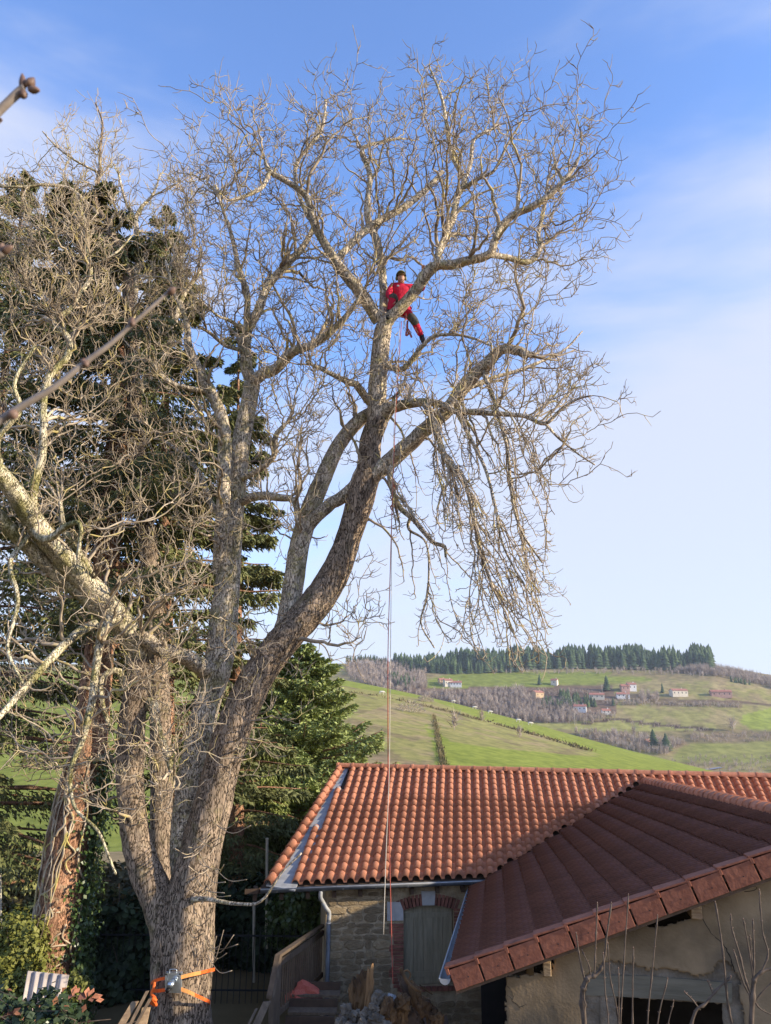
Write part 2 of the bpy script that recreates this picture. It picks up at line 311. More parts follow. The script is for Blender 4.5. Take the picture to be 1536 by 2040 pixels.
# ------------------------------------------------------------------ terrain
def struct(o): o['kind'] = 'structure'; return o
crest_px = [(-900, 1330), (0, 1335), (500, 1345), (690, 1357), (760, 1371), (840, 1388), (900, 1402), (1050, 1440), (1200, 1481), (1300, 1506), (1400, 1532), (1500, 1566), (1700, 1640), (2600, 1720)]
CY = 450.0
_cp = np.array([list(PY(x, y, CY)) for x, y in crest_px])
def smooth(t): t = np.clip(t, 0, 1); return t*t*(3-2*t)
def near_z(X, Y):
    X = np.asarray(X, float); Y = np.asarray(Y, float)
    cx = X*(CY/np.maximum(Y, 60.0))            # the spur runs down to the right across the view
    cz = np.interp(np.where(Y < CY, X*0.5+cx*0.5, X), _cp[:, 0], _cp[:, 2])
    low = -14-0.02*np.abs(X)
    zz = GZ + (low-GZ)*smooth((Y-30)/75.0)
    t = np.clip((Y-105)/(CY-105), 0, 1)
    zz = np.where(Y > 105, low+(cz-low)*(0.35*t+0.65*np.sin(t*PI/2)), zz)
    zz = np.where(Y > CY, cz-(Y-CY)**1.25*0.11, zz)
    zz += 0.6*np.sin(X*0.021+1)*np.sin(Y*0.017)*smooth((Y-100)/100)
    # low bank in the yard on the left, falling to the foot of the old tree
    zz += 1.25*smooth((-X-4.6)/1.6)*smooth((16.5-Y)/3.0)*smooth((Y-3)/4)
    return zz
xs = np.concatenate([np.linspace(-420, -60, 60, endpoint=False), np.linspace(-60, 40, 160, endpoint=False), np.linspace(40, 420, 110)])
ys = np.concatenate([np.linspace(-30, 0, 4, endpoint=False), np.linspace(0, 60, 110, endpoint=False), np.linspace(60, 470, 150, endpoint=False), np.linspace(470, 640, 24)])
XX, YY = np.meshgrid(xs, ys); ZZ = near_z(XX, YY)
ZZ = ZZ + 0.05*np.sin(XX*3.1+YY*1.3)*np.sin(YY*2.7-XX)*(YY < 60)
def project(X, Y, Z):
    xc = X; zc = _c*Y+_s*Z; yc = _s*Y-_c*Z; u = xc/zc; v = yc/zc
    u, v = u-ROLL*v, v+ROLL*u; return 768+u*FPX, 1020+v*FPX
def vnoise(x, y, sc, seed=0):
    r = np.random.default_rng(seed); G = r.random((64, 64)); x = np.asarray(x)/sc; y = np.asarray(y)/sc
    i = np.floor(x).astype(int); j = np.floor(y).astype(int); fx = x-i; fy = y-j; fx = fx*fx*(3-2*fx); fy = fy*fy*(3-2*fy)
    g = lambda a, b: G[a % 64, b % 64]
    return (g(i, j)*(1-fx)+g(i+1, j)*fx)*(1-fy)+(g(i, j+1)*(1-fx)+g(i+1, j+1)*fx)*fy
def fbm(x, y, sc, seed=0): return 0.55*vnoise(x, y, sc, seed)+0.3*vnoise(x, y, sc/2.3, seed+1)+0.15*vnoise(x, y, sc/5.1, seed+2)
GREEN = np.array((0.235, 0.27, 0.05)); OLIVE = np.array((0.28, 0.26, 0.09)); TAN = np.array((0.34, 0.26, 0.14)); BROWN = np.array((0.19, 0.13, 0.09)); DARK = np.array((0.05, 0.042, 0.03))
PX, PYY = project(XX, np.maximum(YY, 1), ZZ)
C = np.zeros(XX.shape+(3,)); C[:] = OLIVE
n1 = fbm(XX, YY, 40, 3)[..., None]; n2 = fbm(XX, YY, 11, 9)[..., None]
C = C*(0.85+0.3*n1)
bright = in_poly(PX, PYY, [(845, 1440), (866, 1500), (872, 1560), (1500, 1620), (1450, 1540), (1200, 1478), (1000, 1420), (900, 1400), (680, 1350), (680, 1366), (860, 1395), (960, 1432), (1100, 1470), (1180, 1495), (1190, 1508), (1000, 1492), (900, 1478)])
C[bright] = GREEN*(0.9+0.2*n1[bright])
brown = smooth((n2-0.50)/0.14)*(in_poly(PX, PYY, [(780, 1400), (860, 1402), (960, 1438), (1100, 1472), (1180, 1500), (1000, 1492), (872, 1470), (860, 1540), (700, 1540), (700, 1430)])[..., None])
C = C*(1-0.75*brown)+TAN*0.75*brown
br2 = smooth((fbm(XX, YY*0.5, 7, 21)[..., None]-0.62)/0.08)*((PX < 1180) & (YY > 60) & ~bright)[..., None]; C = C*(1-0.55*br2)+BROWN*0.55*br2
left = smooth((560-PX)/200)[..., None]*((YY > 50))[..., None]; C = C*(1-left)+left*(GREEN*0.85+OLIVE*0.15)*(0.85+0.3*n1)
lowb = smooth((70-YY)/18)[..., None]*((YY > 40))[..., None]; C = C*(1-lowb)+TAN*0.9*lowb
yard = (YY <= 40); C[yard] = (TAN*0.5)*(0.6+0.8*n2[yard])
ny, nx = XX.shape; ii = (np.arange(ny-1)[:, None]*nx+np.arange(nx-1)[None, :]); Fq = np.stack([ii, ii+1, ii+nx+1, ii+nx], -1).reshape(-1, 4)
ground = np_mesh('ground', np.stack([XX, YY, ZZ], -1).reshape(-1, 3), Fq, 'ground', colors=C.reshape(-1, 3))
struct(ground)

# the far hillside across the valley
ytab = np.array([(1700, 470), (1620, 520), (1560, 600), (1500, 680), (1450, 750), (1400, 820), (1360, 890), (1336, 960), (1322, 1020)], float)
fx = np.concatenate([np.linspace(-3200, 500, 60, endpoint=False), np.linspace(500, 1600, 250, endpoint=False), np.linspace(1600, 4400, 50)])
rows = np.concatenate([np.linspace(1700, 1322, 90)])
FX, FR = np.meshgrid(fx, rows)
Yr = np.interp(-FR, -ytab[:, 0], ytab[:, 1])
# the crest drops a little to the right
adj = np.interp(FX, [-3200, 690, 850, 1000, 1420, 1536, 1800, 4400], [4, 0, 0, 2, 3, 22, 40, 90])*smooth((1480-FR)/140)
FYp = FR+adj
u = (FX-768)/FPX; v = (FYp-1020)/FPX; u, v = u+ROLL*v, v-ROLL*u
dx, dy, dz = u, _c+v*_s, _s-v*_c
FXw = dx/dy*Yr; FZw = dz/dy*Yr
FZw = FZw+1.2*(fbm(FXw, Yr, 60, 5)-0.5)
FC = np.zeros(FX.shape+(3,)); m1 = fbm(FXw, Yr, 50, 31)[..., None]; m2 = fbm(FXw, Yr*0.6, 14, 37)[..., None]
FC[:] = OLIVE*0.98; FC = FC*(0.85+0.3*m1)
t2 = smooth((m2-0.47)/0.14); FC = FC*(1-0.65*t2)+TAN*0.65*t2; m3 = fbm(FXw, Yr*0.4, 7, 57)[..., None]; t3 = smooth((m3-0.6)/0.08); FC = FC*(1-0.4*t3)+BROWN*0.4*t3
def paint(poly, col, k=1.0):
    msk = in_poly(FX, FYp, poly)
    FC[msk] = FC[msk]*(1-k)+col*(0.9+0.22*m1[msk])*k
paint([(760, 1378), (900, 1342), (1000, 1338), (1180, 1338), (1330, 1352), (1200, 1362), (1000, 1372), (930, 1372)], GREEN*0.95)   # high meadow under the wood
paint([(1480, 1424), (1560, 1405), (1620, 1400), (1620, 1456), (1500, 1456), (1474, 1440)], GREEN*1.12)
paint([(1370, 1478), (1560, 1474), (1600, 1520), (1330, 1520)], GREEN*0.8+TAN*0.15, 0.7)
paint([(1050, 1436), (1200, 1434), (1420, 1454), (1420, 1464), (1190, 1462), (1080, 1470)], OLIVE*0.9+GREEN*0.2)
paint([(690, 1335), (760, 1385), (900, 1402), (1040, 1440), (1120, 1440), (1230, 1420), (1220, 1365), (1000, 1368), (850, 1372), (850, 1340), (780, 1325), (690, 1310)], BROWN*0.9)
paint([(1180, 1344), (1600, 1368), (1600, 1350), (1480, 1320), (1400, 1330), (1300, 1338)], TAN*0.75, 0.7)
paint([(1160, 1440), (1230, 1429), (1300, 1440), (1420, 1452), (1420, 1457), (1300, 1446), (1230, 1435), (1160, 1444)], BROWN*0.5)
paint([(1350, 1392), (1500, 1398), (1560, 1406), (1560, 1409), (1500, 1402), (1350, 1396)], BROWN*0.6)
paint([(1200, 1390), (1300, 1404), (1480, 1410), (1480, 1396), (1350, 1392), (1240, 1378)], BROWN*0.75, 0.7)
paint([(960, 1442), (1200, 1458), (1540, 1452), (1540, 1478), (1380, 1482), (1300, 1500), (1220, 1480), (1100, 1460)], BROWN, 0.6)
ny, nx = FX.shape; ii = (np.arange(ny-1)[:, None]*nx+np.arange(nx-1)[None, :])
V0 = np.stack([FXw, Yr, FZw], -1)
back = V0[-1].copy(); back[:, 1] += 260; back[:, 2] -= 60
VA = np.vstack([V0.reshape(-1, 3), back]); CA = np.vstack([FC.reshape(-1, 3), FC[-1]])
ii = (np.arange(ny)[:, None]*nx+np.arange(nx-1)[None, :]); Fq = np.stack([ii, ii+1, ii+nx+1, ii+nx], -1).reshape(-1, 4)
far_hill = np_mesh('far_hillside', VA, Fq, 'ground_far', colors=CA); struct(far_hill)
# everything beyond, out to the horizon
mb = MB(); R = 5000
mb.add([(-R, 300, -75), (R, 300, -75), (R, R, -75), (-R, R, -75), (-R, -R, -20), (R, -R, -20), (R, -40, -20), (-R, -40, -20)], [(0, 1, 2, 3), (4, 5, 6, 7)])
struct(mb.build('far_valley', 'earth'))
from mathutils.interpolate import poly_3d_calc
def far_pt(x, y):
    """a point of the far hillside seen at pixel x, y (its row before the crest adjustment)"""
    a = float(np.interp(x, [-3200, 690, 850, 1000, 1420, 1536, 1800, 4400], [4, 0, 0, 2, 3, 22, 40, 90]))
    r = y
    for _ in range(6): r = y-a*float(smooth((1480-r)/140))
    Y = float(np.interp(-r, -ytab[:, 0], ytab[:, 1])); return PY(x, y, Y)
def near_pt(x, y, lo=60, hi=449):
    d = ray(x, y); best = None
    for Y in np.arange(lo, hi, 2.0):
        p = d*(Y/d.y)
        if p.z <= float(near_z(p.x, Y)): return Vector((p.x, Y, float(near_z(p.x, Y))))
    return PY(x, y, hi)

# ------------------------------------------------------------------ far vegetation
def conifer_np(P, h, r, rng, tiers=7, n=9):
    """P (N,3) base points -> jagged tiered cones"""
    N = len(P); V = []; F = []; k = 0
    a = np.arange(n)*2*PI/n
    for i in range(tiers):
        t0 = 0.06+0.94*i/tiers; t1 = min(1, t0+1.7/tiers)
        rr = r[:, None]*(1-t0)**0.85*(0.75+0.5*rng.random((N, n)))
        ring = np.stack([P[:, None, 0]+rr*np.cos(a+i*0.5), P[:, None, 1]+rr*np.sin(a+i*0.5), P[:, None, 2]+h[:, None]*(t0-0.03*rng.random((N, n)))], -1)
        top = P.copy(); top[:, 2] += h*t1; top[:, :2] += (rng.random((N, 2))-0.5)*0.1*r[:, None]
        V.append(np.concatenate([ring, top[:, None]], 1)); 
    V = np.stack(V, 1)  # N,tiers,n+1,3
    b = (np.arange(N*tiers)*(n+1))[:, None]; j = np.arange(n)[None]
    F = np.stack([b+j, b+(j+1) % n, np.broadcast_to(b+n, (N*tiers, n))], -1).reshape(-1, 3)
    return V.reshape(-1, 3), F
def bare_np(P, h, rng, n=34, w=0.011):
    """winter trees far away: a trunk and a fan of thin slivers"""
    N = len(P); az = rng.random((N, n))*2*PI; el = 0.25+1.25*rng.random((N, n))**0.8
    L = h[:, None]*(0.30+0.32*rng.random((N, n)))
    st = P[:, None, :]+np.stack([np.zeros((N, n)), np.zeros((N, n)), h[:, None]*(0.12+0.45*rng.random((N, n)))], -1)
    st[..., 0] += (rng.random((N, n))-0.5)*h[:, None]*0.22; st[..., 1] += (rng.random((N, n))-0.5)*h[:, None]*0.22
    d = np.stack([np.cos(az)*np.cos(el), np.sin(az)*np.cos(el), np.sin(el)], -1); en = st+d*L[..., None]
    ww = h[:, None, None]*w; s = np.stack([-np.sin(az), np.cos(az), np.zeros_like(az)], -1)*ww*1.3; s[..., 2] += (ww*0.8)[..., 0]
    V = np.stack([st-s, st+s, en], 2).reshape(-1, 3); F = np.arange(N*n*3).reshape(-1, 3)
    # trunk slivers
    t = np.zeros((N, 4, 3)); ww = h*0.016
    for q, (ax, ay) in enumerate(((1, 0), (0, 1))):
        pass
    T = np.stack([P-np.stack([ww, ww*0, ww*0], -1), P+np.stack([ww, ww*0, ww*0], -1), P+np.stack([ww*0, ww*0, h*0.8], -1)], 1).reshape(-1, 3)
    F2 = np.arange(N*3).reshape(-1, 3)+len(V)
    return np.vstack([V, T]), np.vstack([F, F2])
def sample_poly(poly, n, rng):
    P = np.array(poly, float); lo = P.min(0); hi = P.max(0); out = []
    while len(out) < n:
        q = lo+(hi-lo)*rng.random((n*2, 2)); q = q[in_poly(q[:, 0], q[:, 1], poly)]; out += list(q)
    return np.array(out[:n])
def far_stand(name, specs, kind, m, rng, label=None, cat=None):
    Ps = []; hs = []
    for poly, n, h0, h1 in specs:
        for x, y in sample_poly(poly, n, rng):
            Ps.append(far_pt(x, y)); hs.append(h0+(h1-h0)*min(1, max(0, 0.6*rng.random()+0.8*(float(vnoise(x, 0*x+3, 22, 4))-0.25))))
    P = np.array([list(p) for p in Ps]); h = np.array(hs); P[:, 2] -= 0.4
    V, F = conifer_np(P, h, h*0.23*(0.7+0.7*rng.random(len(h))), rng) if kind == 'c' else bare_np(P, h, rng)
    o = np_mesh(name, V, F, m, smooth=False, kind='stuff'); tag(o, label, cat); return o
far_stand('conifer_wood', [([(965, 1341), (1060, 1334), (1200, 1333), (1420, 1338), (1420, 1322), (1060, 1322), (900, 1330)], 800, 15, 29),
                           ([(780, 1322), (1060, 1322), (1060, 1338), (900, 1344), (820, 1338)], 420, 10, 20),
                           ([(690, 1314), (800, 1318), (800, 1326), (690, 1320)], 60, 5, 10)],
          'c', 'far_conifer', RNG, 'dark evergreen wood standing along the far hill crest above the high meadow', 'wood')
far_stand('valley_conifers', [([(1080, 1398), (1130, 1384), (1175, 1396), (1185, 1408), (1130, 1416), (1080, 1412)], 60, 7, 11),
                              ([(770, 1352), (820, 1352), (830, 1368), (790, 1370)], 26, 8, 13),
                              ([(1450, 1355), (1500, 1362), (1500, 1366), (1450, 1360)], 12, 6, 9)],
          'c', 'far_conifer', RNG, 'patches of young dark conifers among the bare woods and hamlet across the valley', 'conifers')
far_stand('bare_wood', [([(690, 1318), (850, 1324), (850, 1372), (770, 1384), (690, 1352)], 700, 7, 11),
                        ([(790, 1380), (850, 1380), (950, 1380), (1040, 1372), (1060, 1398), (1140, 1400), (1150, 1424), (1230, 1430), (1180, 1443), (1040, 1441), (900, 1403)], 900, 6, 10), ([(1060, 1376), (1180, 1380), (1180, 1386), (1060, 1384)], 60, 4, 7),
                        ([(1200, 1398), (1290, 1396), (1300, 1402), (1480, 1404), (1470, 1412), (1330, 1408), (1200, 1404)], 170, 4, 6), ([(1275, 1380), (1315, 1384), (1315, 1400), (1275, 1400)], 40, 7, 10),
                        ([(1330, 1338), (1420, 1330), (1560, 1362), (1560, 1378), (1440, 1350)], 420, 8, 13),
                        ([(900, 1340), (1420, 1336), (1480, 1352), (1300, 1346), (1000, 1344)], 110, 6, 10),
                        ([(1140, 1462), (1240, 1466), (1370, 1482), (1330, 1506), (1250, 1500)], 230, 6, 10),
                        ([(1370, 1466), (1560, 1458), (1560, 1476), (1380, 1482)], 110, 3, 6),
                        ([(1310, 1508), (1560, 1510), (1560, 1560), (1400, 1545)], 120, 3, 6),
                        ([(1160, 1438), (1240, 1432), (1420, 1454), (1400, 1462)], 60, 2.5, 5)],
          'b', 'far_bare', RNG, 'leafless grey brown woods and hedges spread over the far slope', 'wood')
# conifers one can tell apart
def far_tree(x, y, h, r, label, near=False):
    p = near_pt(x, y) if near else far_pt(x, y); t = thing('pine_tree', label, 'tree', p, 'dark conifers standing singly on the far slope')
    V, F = conifer_np(np.array([[p.x, p.y, p.z]]), np.array([h]), np.array([r]), RNG, 8, 11); np_mesh('crown', V, F, 'far_conifer', t, smooth=False)
    b = MB(); b.tube([(p.x, p.y, p.z-0.3), (p.x, p.y, p.z+h*0.3)], 0.25, 6); b.build('trunk', 'wood_dark', t)
for a in [(1075, 1364, 12, 3.2, 'lone dark conifer at the left end of the high green meadow'),
          (1209, 1376, 17, 5.5, 'broad dark conifer left of the white house with a red gable, above the hamlet'),
          (1320, 1380, 11, 2.6, 'narrow dark conifer just left of the cream villa'),
          (1303, 1492, 17, 6.0, 'left of the two big round conifers in the valley bottom'),
          (1328, 1496, 15, 6.0, 'right of the two big round conifers in the valley bottom'),
          (1222, 1406, 9, 2.4, 'small dark conifer at the right edge of the hamlet by the pale field')]:
    far_tree(*a)
# single bare trees and bushes
def far_bare_tree(x, y, h, label, near=False, n=60, cat='tree', name='bare_tree'):
    p = near_pt(x, y) if near else far_pt(x, y); t = thing(name, label, cat, p, 'leafless trees standing singly in the fields')
    V, F = bare_np(np.array([[p.x, p.y, p.z-0.2]]), np.array([h]), RNG, n, 0.012); np_mesh('crown', V, F, 'far_bare', t, smooth=False)
    b = MB(); b.tube([(p.x, p.y, p.z-0.3), (p.x+0.1, p.y, p.z+h*0.55)], [0.012*h+0.05, 0.05], 5); b.build('trunk', 'far_bare', t)
for a in [(1460, 1457, 17, 'tall pale bare tree by the road left of the bright green field'), (1263, 1465, 11, 'pale double bare tree above the hedge in the lower field', ),
          (1186, 1466, 9, 'dark leafless tree alone in the field below the bare wood'), (1220, 1463, 8, 'forked stump of a tree on the hedge right of the leafless field tree'),
          (1250, 1400, 12, 'grey leafless tree below the white house at the top of the hamlet')]:
    far_bare_tree(*a)
for a in [(905, 1455, 7, 'thin young tree in the middle of the brown pasture'), (960, 1437, 6, 'thin young tree by the dark track near the pasture crest'),
          (1035, 1470, 5, 'smallest young tree right of the track on the pasture')]:
    far_bare_tree(*a, near=True)
def bush(x, y, w, h, label, near=True, m='far_bare', n=900, Y=None):
    p = near_pt(x, y) if near else far_pt(x, y); t = thing('bush', label, 'bush', p, 'round bare bushes on the pasture')
    q = RNG.normal(size=(n, 3)); q /= np.linalg.norm(q, axis=1, keepdims=True); q *= (RNG.random((n, 1))**0.4); q[:, 2] = np.abs(q[:, 2])
    st = q*np.array([w/2, w/2, h])*0.8+np.array(p); en = st+q*0.9+RNG.normal(size=(n, 3))*0.25; s = RNG.normal(size=(n, 3))*0.05
    np_mesh('twigs', np.stack([st-s, st+s, en], 1).reshape(-1, 3), np.arange(n*3).reshape(-1, 3), m, t, smooth=False)
bush(818, 1419, 12, 4.5, 'large bare bush on the pasture, left of the other'); bush(847, 1398, 9, 3.2, 'bare bush at the pasture crest, right of the other')
# hedge line down the pasture
hp = [near_pt(866-2+(i*0.45), 1428+i*2.35) for i in range(48)]
V = []; 
for p in hp:
    for _ in range(26):
        st = np.array(p)+RNG.normal(size=3)*np.array([0.35, 1.6, 0.15]); en = st+RNG.normal(size=3)*np.array([0.35, 0.5, 0.15])+np.array([0, 0, 0.5+RNG.random()*0.7]); s = RNG.normal(size=3)*0.08
        V += [st-s, st+s, en]
tag(np_mesh('hedge', V, np.arange(len(V)).reshape(-1, 3), 'leaf_scrub', smooth=False), 'thin scrubby hedge running down the pasture towards the roof ridge', 'hedge')
V = []
for i in range(150):
    t = i/149; p = near_pt(700+470*t, 1380+8*t+108*t**1.25, lo=150)
    if RNG.random() < 0.25 or t < 0.28 and RNG.random() < 0.6: continue
    for _ in range(20):
        st = np.array(p)+RNG.normal(size=3)*np.array([1.3, 1.2, 0.1]); en = st+RNG.normal(size=3)*0.4+np.array([0, 0, 0.5]); s = RNG.normal(size=3)*0.14; V += [st-s, st+s, en]
tag(np_mesh('hedge', V, np.arange(len(V)).reshape(-1, 3), 'leaf_scrub', smooth=False, kind='stuff'), 'broken line of dead bracken along the old track on the pasture', 'bracken')
# cows
cows = [(760, 1383, 'cow grazing by the bare bush at the pasture crest'), (903, 1391+8, 'first cow right of the bushes on the pasture crest'), (945, 1412, 'second cow right of the bushes on the pasture crest'),
        (976, 1421, 'third cow right of the bushes on the pasture crest'), (1032, 1438, 'fourth cow from the bushes, near where the pasture crest meets the bare wood'), (1056, 1444, 'white cow furthest down the pasture crest to the right')]
for x, y, lb in cows:
    p = near_pt(x, y+1, lo=200); t = thing('cow', 'small cream '+lb, 'cow', p, 'pale cows scattered on the pasture crest')
    b = MB(); X, Y, Z = p
    b.tube([(X-0.95, Y, Z+1.0), (X-0.5, Y, Z+1.08), (X+0.4, Y, Z+1.05), (X+0.95, Y, Z+1.1), (X+1.3, Y, Z+1.0), (X+1.55, Y, Z+0.75)], [0.22, 0.4, 0.42, 0.3, 0.18, 0.11], 8); b.build('body', 'cow_hide', t, True)
    for sx in (-0.65, 0.75):
        for sy in (-0.2, 0.2):
            b = MB(); b.tube([(X+sx, Y+sy, Z+0.9), (X+sx, Y+sy, Z-0.05)], [0.14, 0.07], 5); b.build('leg', 'cow_hide', t)
# houses across the valley
def far_house(x, y, w, d, h, rot, wallm, label, wins=3, gable_h=1.8):
    w *= 1.0; h *= 1.12; p = far_pt(x, y); t = thing('farmhouse', label, 'house', p); ca, sa = math.cos(rot), math.sin(rot)
    fr = lambda a, b, c: (p.x+a*ca-b*sa, p.y+a*sa+b*ca, p.z+c)
    b = MB(); b.box((-w/2, -d/2, -1.5), (w/2, d/2, h), fr)
    b.add([fr(-w/2, -d/2, h), fr(-w/2, d/2, h), fr(-w/2, 0, h+gable_h), fr(w/2, -d/2, h), fr(w/2, d/2, h), fr(w/2, 0, h+gable_h)], [(0, 1, 2), (4, 3, 5)])
    b.build('wall', wallm, t)
    b = MB()
    for sg in (-1, 1):
        b.hexa([fr(-w/2-0.4, sg*(d/2+0.5), h-0.25), fr(w/2+0.4, sg*(d/2+0.5), h-0.25), fr(w/2+0.4, 0, h+gable_h+0.05), fr(-w/2-0.4, 0, h+gable_h+0.05),
                fr(-w/2-0.4, sg*(d/2+0.5), h), fr(w/2+0.4, sg*(d/2+0.5), h), fr(w/2+0.4, 0, h+gable_h+0.3), fr(-w/2-0.4, 0, h+gable_h+0.3)])
    rf = b.build('roof', 'roof_far', t)
    b = MB(); b.box((w*0.2, -0.4, h+gable_h*0.6), (w*0.2+0.8, 0.4, h+gable_h+1.1), fr); b.build('chimney', wallm, rf)
    for i in range(wins):
        xx = -w/2+(i+0.5)*w/wins
        b = MB(); b.box((xx-0.5, -d/2-0.06, h*0.42), (xx+0.5, -d/2+0.02, h*0.42+1.4), fr); b.build('window', 'window_far', t)
far_house(892, 1366, 9, 8, 5, 0.25, 'house_cream', 'cream two storey farmhouse left of its longer barn, below the high meadow', 3)
far_house(908, 1367, 13, 8, 3.4, -0.1, 'house_white', 'long low white barn beside the cream farmhouse', 4)
far_house(880, 1361, 7, 6, 3.2, 0.3, 'house_ochre', 'small ochre outbuilding behind the cream farmhouse on the left', 2)
far_house(1071, 1389, 11, 8, 4.4, 0.5, 'house_ochre', 'ochre house half hidden under the hanging twigs and young conifers', 2)
far_house(1105, 1364, 7, 6, 4.2, -0.5, 'house_cream', 'small cream house at the lower edge of the high meadow', 1)
far_house(1189, 1392, 15, 8, 3.6, -0.15, 'house_cream', 'long pale house in the middle of the hamlet among conifers', 3)
far_house(1156, 1417, 12, 8, 4.2, -0.3, 'house_white', 'white house with a lean-to at the bottom of the bare wood', 3)
far_house(1207, 1422, 8, 5, 2.6, 0.0, 'house_white', 'low white shed at the right bottom of the bare wood', 2)
far_house(1245, 1376, 9, 7, 4.4, 0.0, 'house_rose', 'rose wing left of the tall white house at the hamlet top', 2)
far_house(1258, 1375, 9, 8, 5.4, 0.0, 'house_white', 'tall white house at the top right of the hamlet', 2)
far_house(1241, 1390, 13, 7, 3.2, -0.1, 'house_white', 'low white bungalow below the tall white house', 3)
far_house(1352, 1386, 17, 9, 4.8, 0.1, 'house_cream', 'cream villa with wide red roof standing alone right of the hamlet', 4)
far_house(1436, 1388, 21, 9, 4.6, -0.1, 'house_rose', 'rose and white house with long red roof, rightmost across the valley', 4)
far_house(1291, 1486, 5, 4, 3.2, 0.4, 'house_ochre', 'tiny ochre hut tucked against the two big round conifers', 1)
# a valley road showing at the foot of the slope, right
mbr = MB(); pts = [far_pt(1398+i*8, 1536-i*1.2) for i in range(6)]
for i in range(5):
    a, b_ = pts[i], pts[i+1]; mbr.add([a+Vector((0, -3, 0.5)), b_+Vector((0, -3, 0.5)), b_+Vector((0, 4, 0.9)), a+Vector((0, 4, 0.9))], [(0, 1, 2, 3)])
struct(mbr.build('road', 'asphalt'))
# pole far off
for x, y, h, lb in [(1200, 1385, 11, 'slim pale pole standing in the hamlet'), (1145, 1444, 11, 'slim pale pole at the foot of the bare wood')]:
    p = far_pt(x, y); t = thing('utility_pole', lb, 'pole', p); b = MB(); b.tube([p, p+Vector((0, 0, h))], 0.2, 6); b.build('post', 'pole', t); b = MB(); b.box((p.x-0.7, p.y-0.1, p.z+h-1.0), (p.x+0.7, p.y+0.1, p.z+h-0.8)); b.build('crossarm', 'pole', t)


# the winter air: one even volume round everything out to the horizon
mb = MB(); mb.box((-5030, -5030, -90), (5030, 5030, 112)); hz_ = mb.build('haze', 'ground'); hz_['kind'] = 'stuff'
hm = bpy.data.materials.new('haze_air'); hm.use_nodes = True; n_ = hm.node_tree; n_.nodes.clear(); ho = n_.nodes.new('ShaderNodeOutputMaterial'); hv = n_.nodes.new('ShaderNodeVolumePrincipled')
hv.inputs['Color'].default_value = (0.78, 0.86, 1.0, 1); hv.inputs['Density'].default_value = 0.00013; hv.inputs['Anisotropy'].default_value = 0.2
n_.links.new(hv.outputs[0], ho.inputs['Volume']); hz_.data.materials.clear(); hz_.data.materials.append(hm)
# ------------------------------------------------------------------ tiles
def tile_mesh(name, prof, m, lip=0.022, tilt=0.020, thick=0.012):
    """unit tile: x 0..1 across (metres given by prof), y 0..1 down the slope, lower end raised over the next one"""
    me = bpy.data.meshes.new(name); V = []; F = []; n = len(prof)
    for y, dz, sc in ((-0.06, -0.004, 0.88), (1.0, tilt, 1.0)):
        for x, z in prof: V.append((x, y, z*sc+dz))
    for x, z in prof: V.append((x, 1.0, z+tilt-lip))
    for i in range(n-1):
        F.append((i, i+n, i+n+1, i+1)); F.append((i+n, i+2*n, i+2*n+1, i+n+1))
    me.from_pydata(V, [], F); me.materials.append(MATS[m])
    me.polygons.foreach_set('use_smooth', [k % 2 == 0 for k in range(len(F))]); me.update(); return me
PW = 0.215
def barrel(x0, x1, h, n=8): return [(x0+(x1-x0)*(0.5-0.5*math.cos(PI*i/n)), h*math.sin(PI*i/n)) for i in range(n+1)]
prof_house = [(0.0, 0.0), (0.06, -0.006)]+barrel(0.070, 0.215, 0.090)
TILE = tile_mesh('tile_shape', prof_house, 'terracotta')
prof_shed = [(0.0, 0.0)]+barrel(0.01, 0.09, 0.042, 4)+barrel(0.11, 0.19, 0.042, 4)+barrel(0.21, 0.29, 0.042, 4)+[(0.30, 0.0)]
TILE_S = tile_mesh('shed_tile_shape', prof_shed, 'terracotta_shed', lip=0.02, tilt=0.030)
def place(me, parent, name, top, bot, xdir, sx=1.0, szk=1.0, jit=0.004, halfw=0.0):
    y = (bot-top); L = y.length; y = y/L; x = (xdir-y*xdir.dot(y)).normalized(); z = x.cross(y)
    if z.z < 0: z = -z
    x = y.cross(z)
    o = bpy.data.objects.new(name, me); COL.objects.link(o)
    org = ORG[parent.name]; j = Vector((random.uniform(-jit, jit), random.uniform(-jit, jit), random.uniform(-jit*0.4, jit*0.4)))
    p = top-x*halfw*sx+j-org
    M = Matrix(((x.x*sx, y.x*L, z.x*szk, p.x), (x.y*sx, y.y*L, z.y*szk, p.y), (x.z*sx, y.z*L, z.z*szk, p.z), (0, 0, 0, 1)))
    M = M @ Matrix.Rotation(random.uniform(-0.008, 0.008), 4, 'Z')
    if parent: o.parent = parent
    o.matrix_basis = M; return o
def join_tiles(objs, name, parent, m):
    V = []; F = []; k = 0
    for o in objs:
        Mx = o.matrix_basis; me = o.data
        for v in me.vertices: V.append(tuple(Mx @ v.co+ORG[parent.name]))
        for p in me.polygons: F.append([i+k for i in p.vertices])
        k += len(me.vertices)
    for o in objs: bpy.data.objects.remove(o)
    return np_mesh(name, V, F, m, parent, smooth=True, kind='stuff')

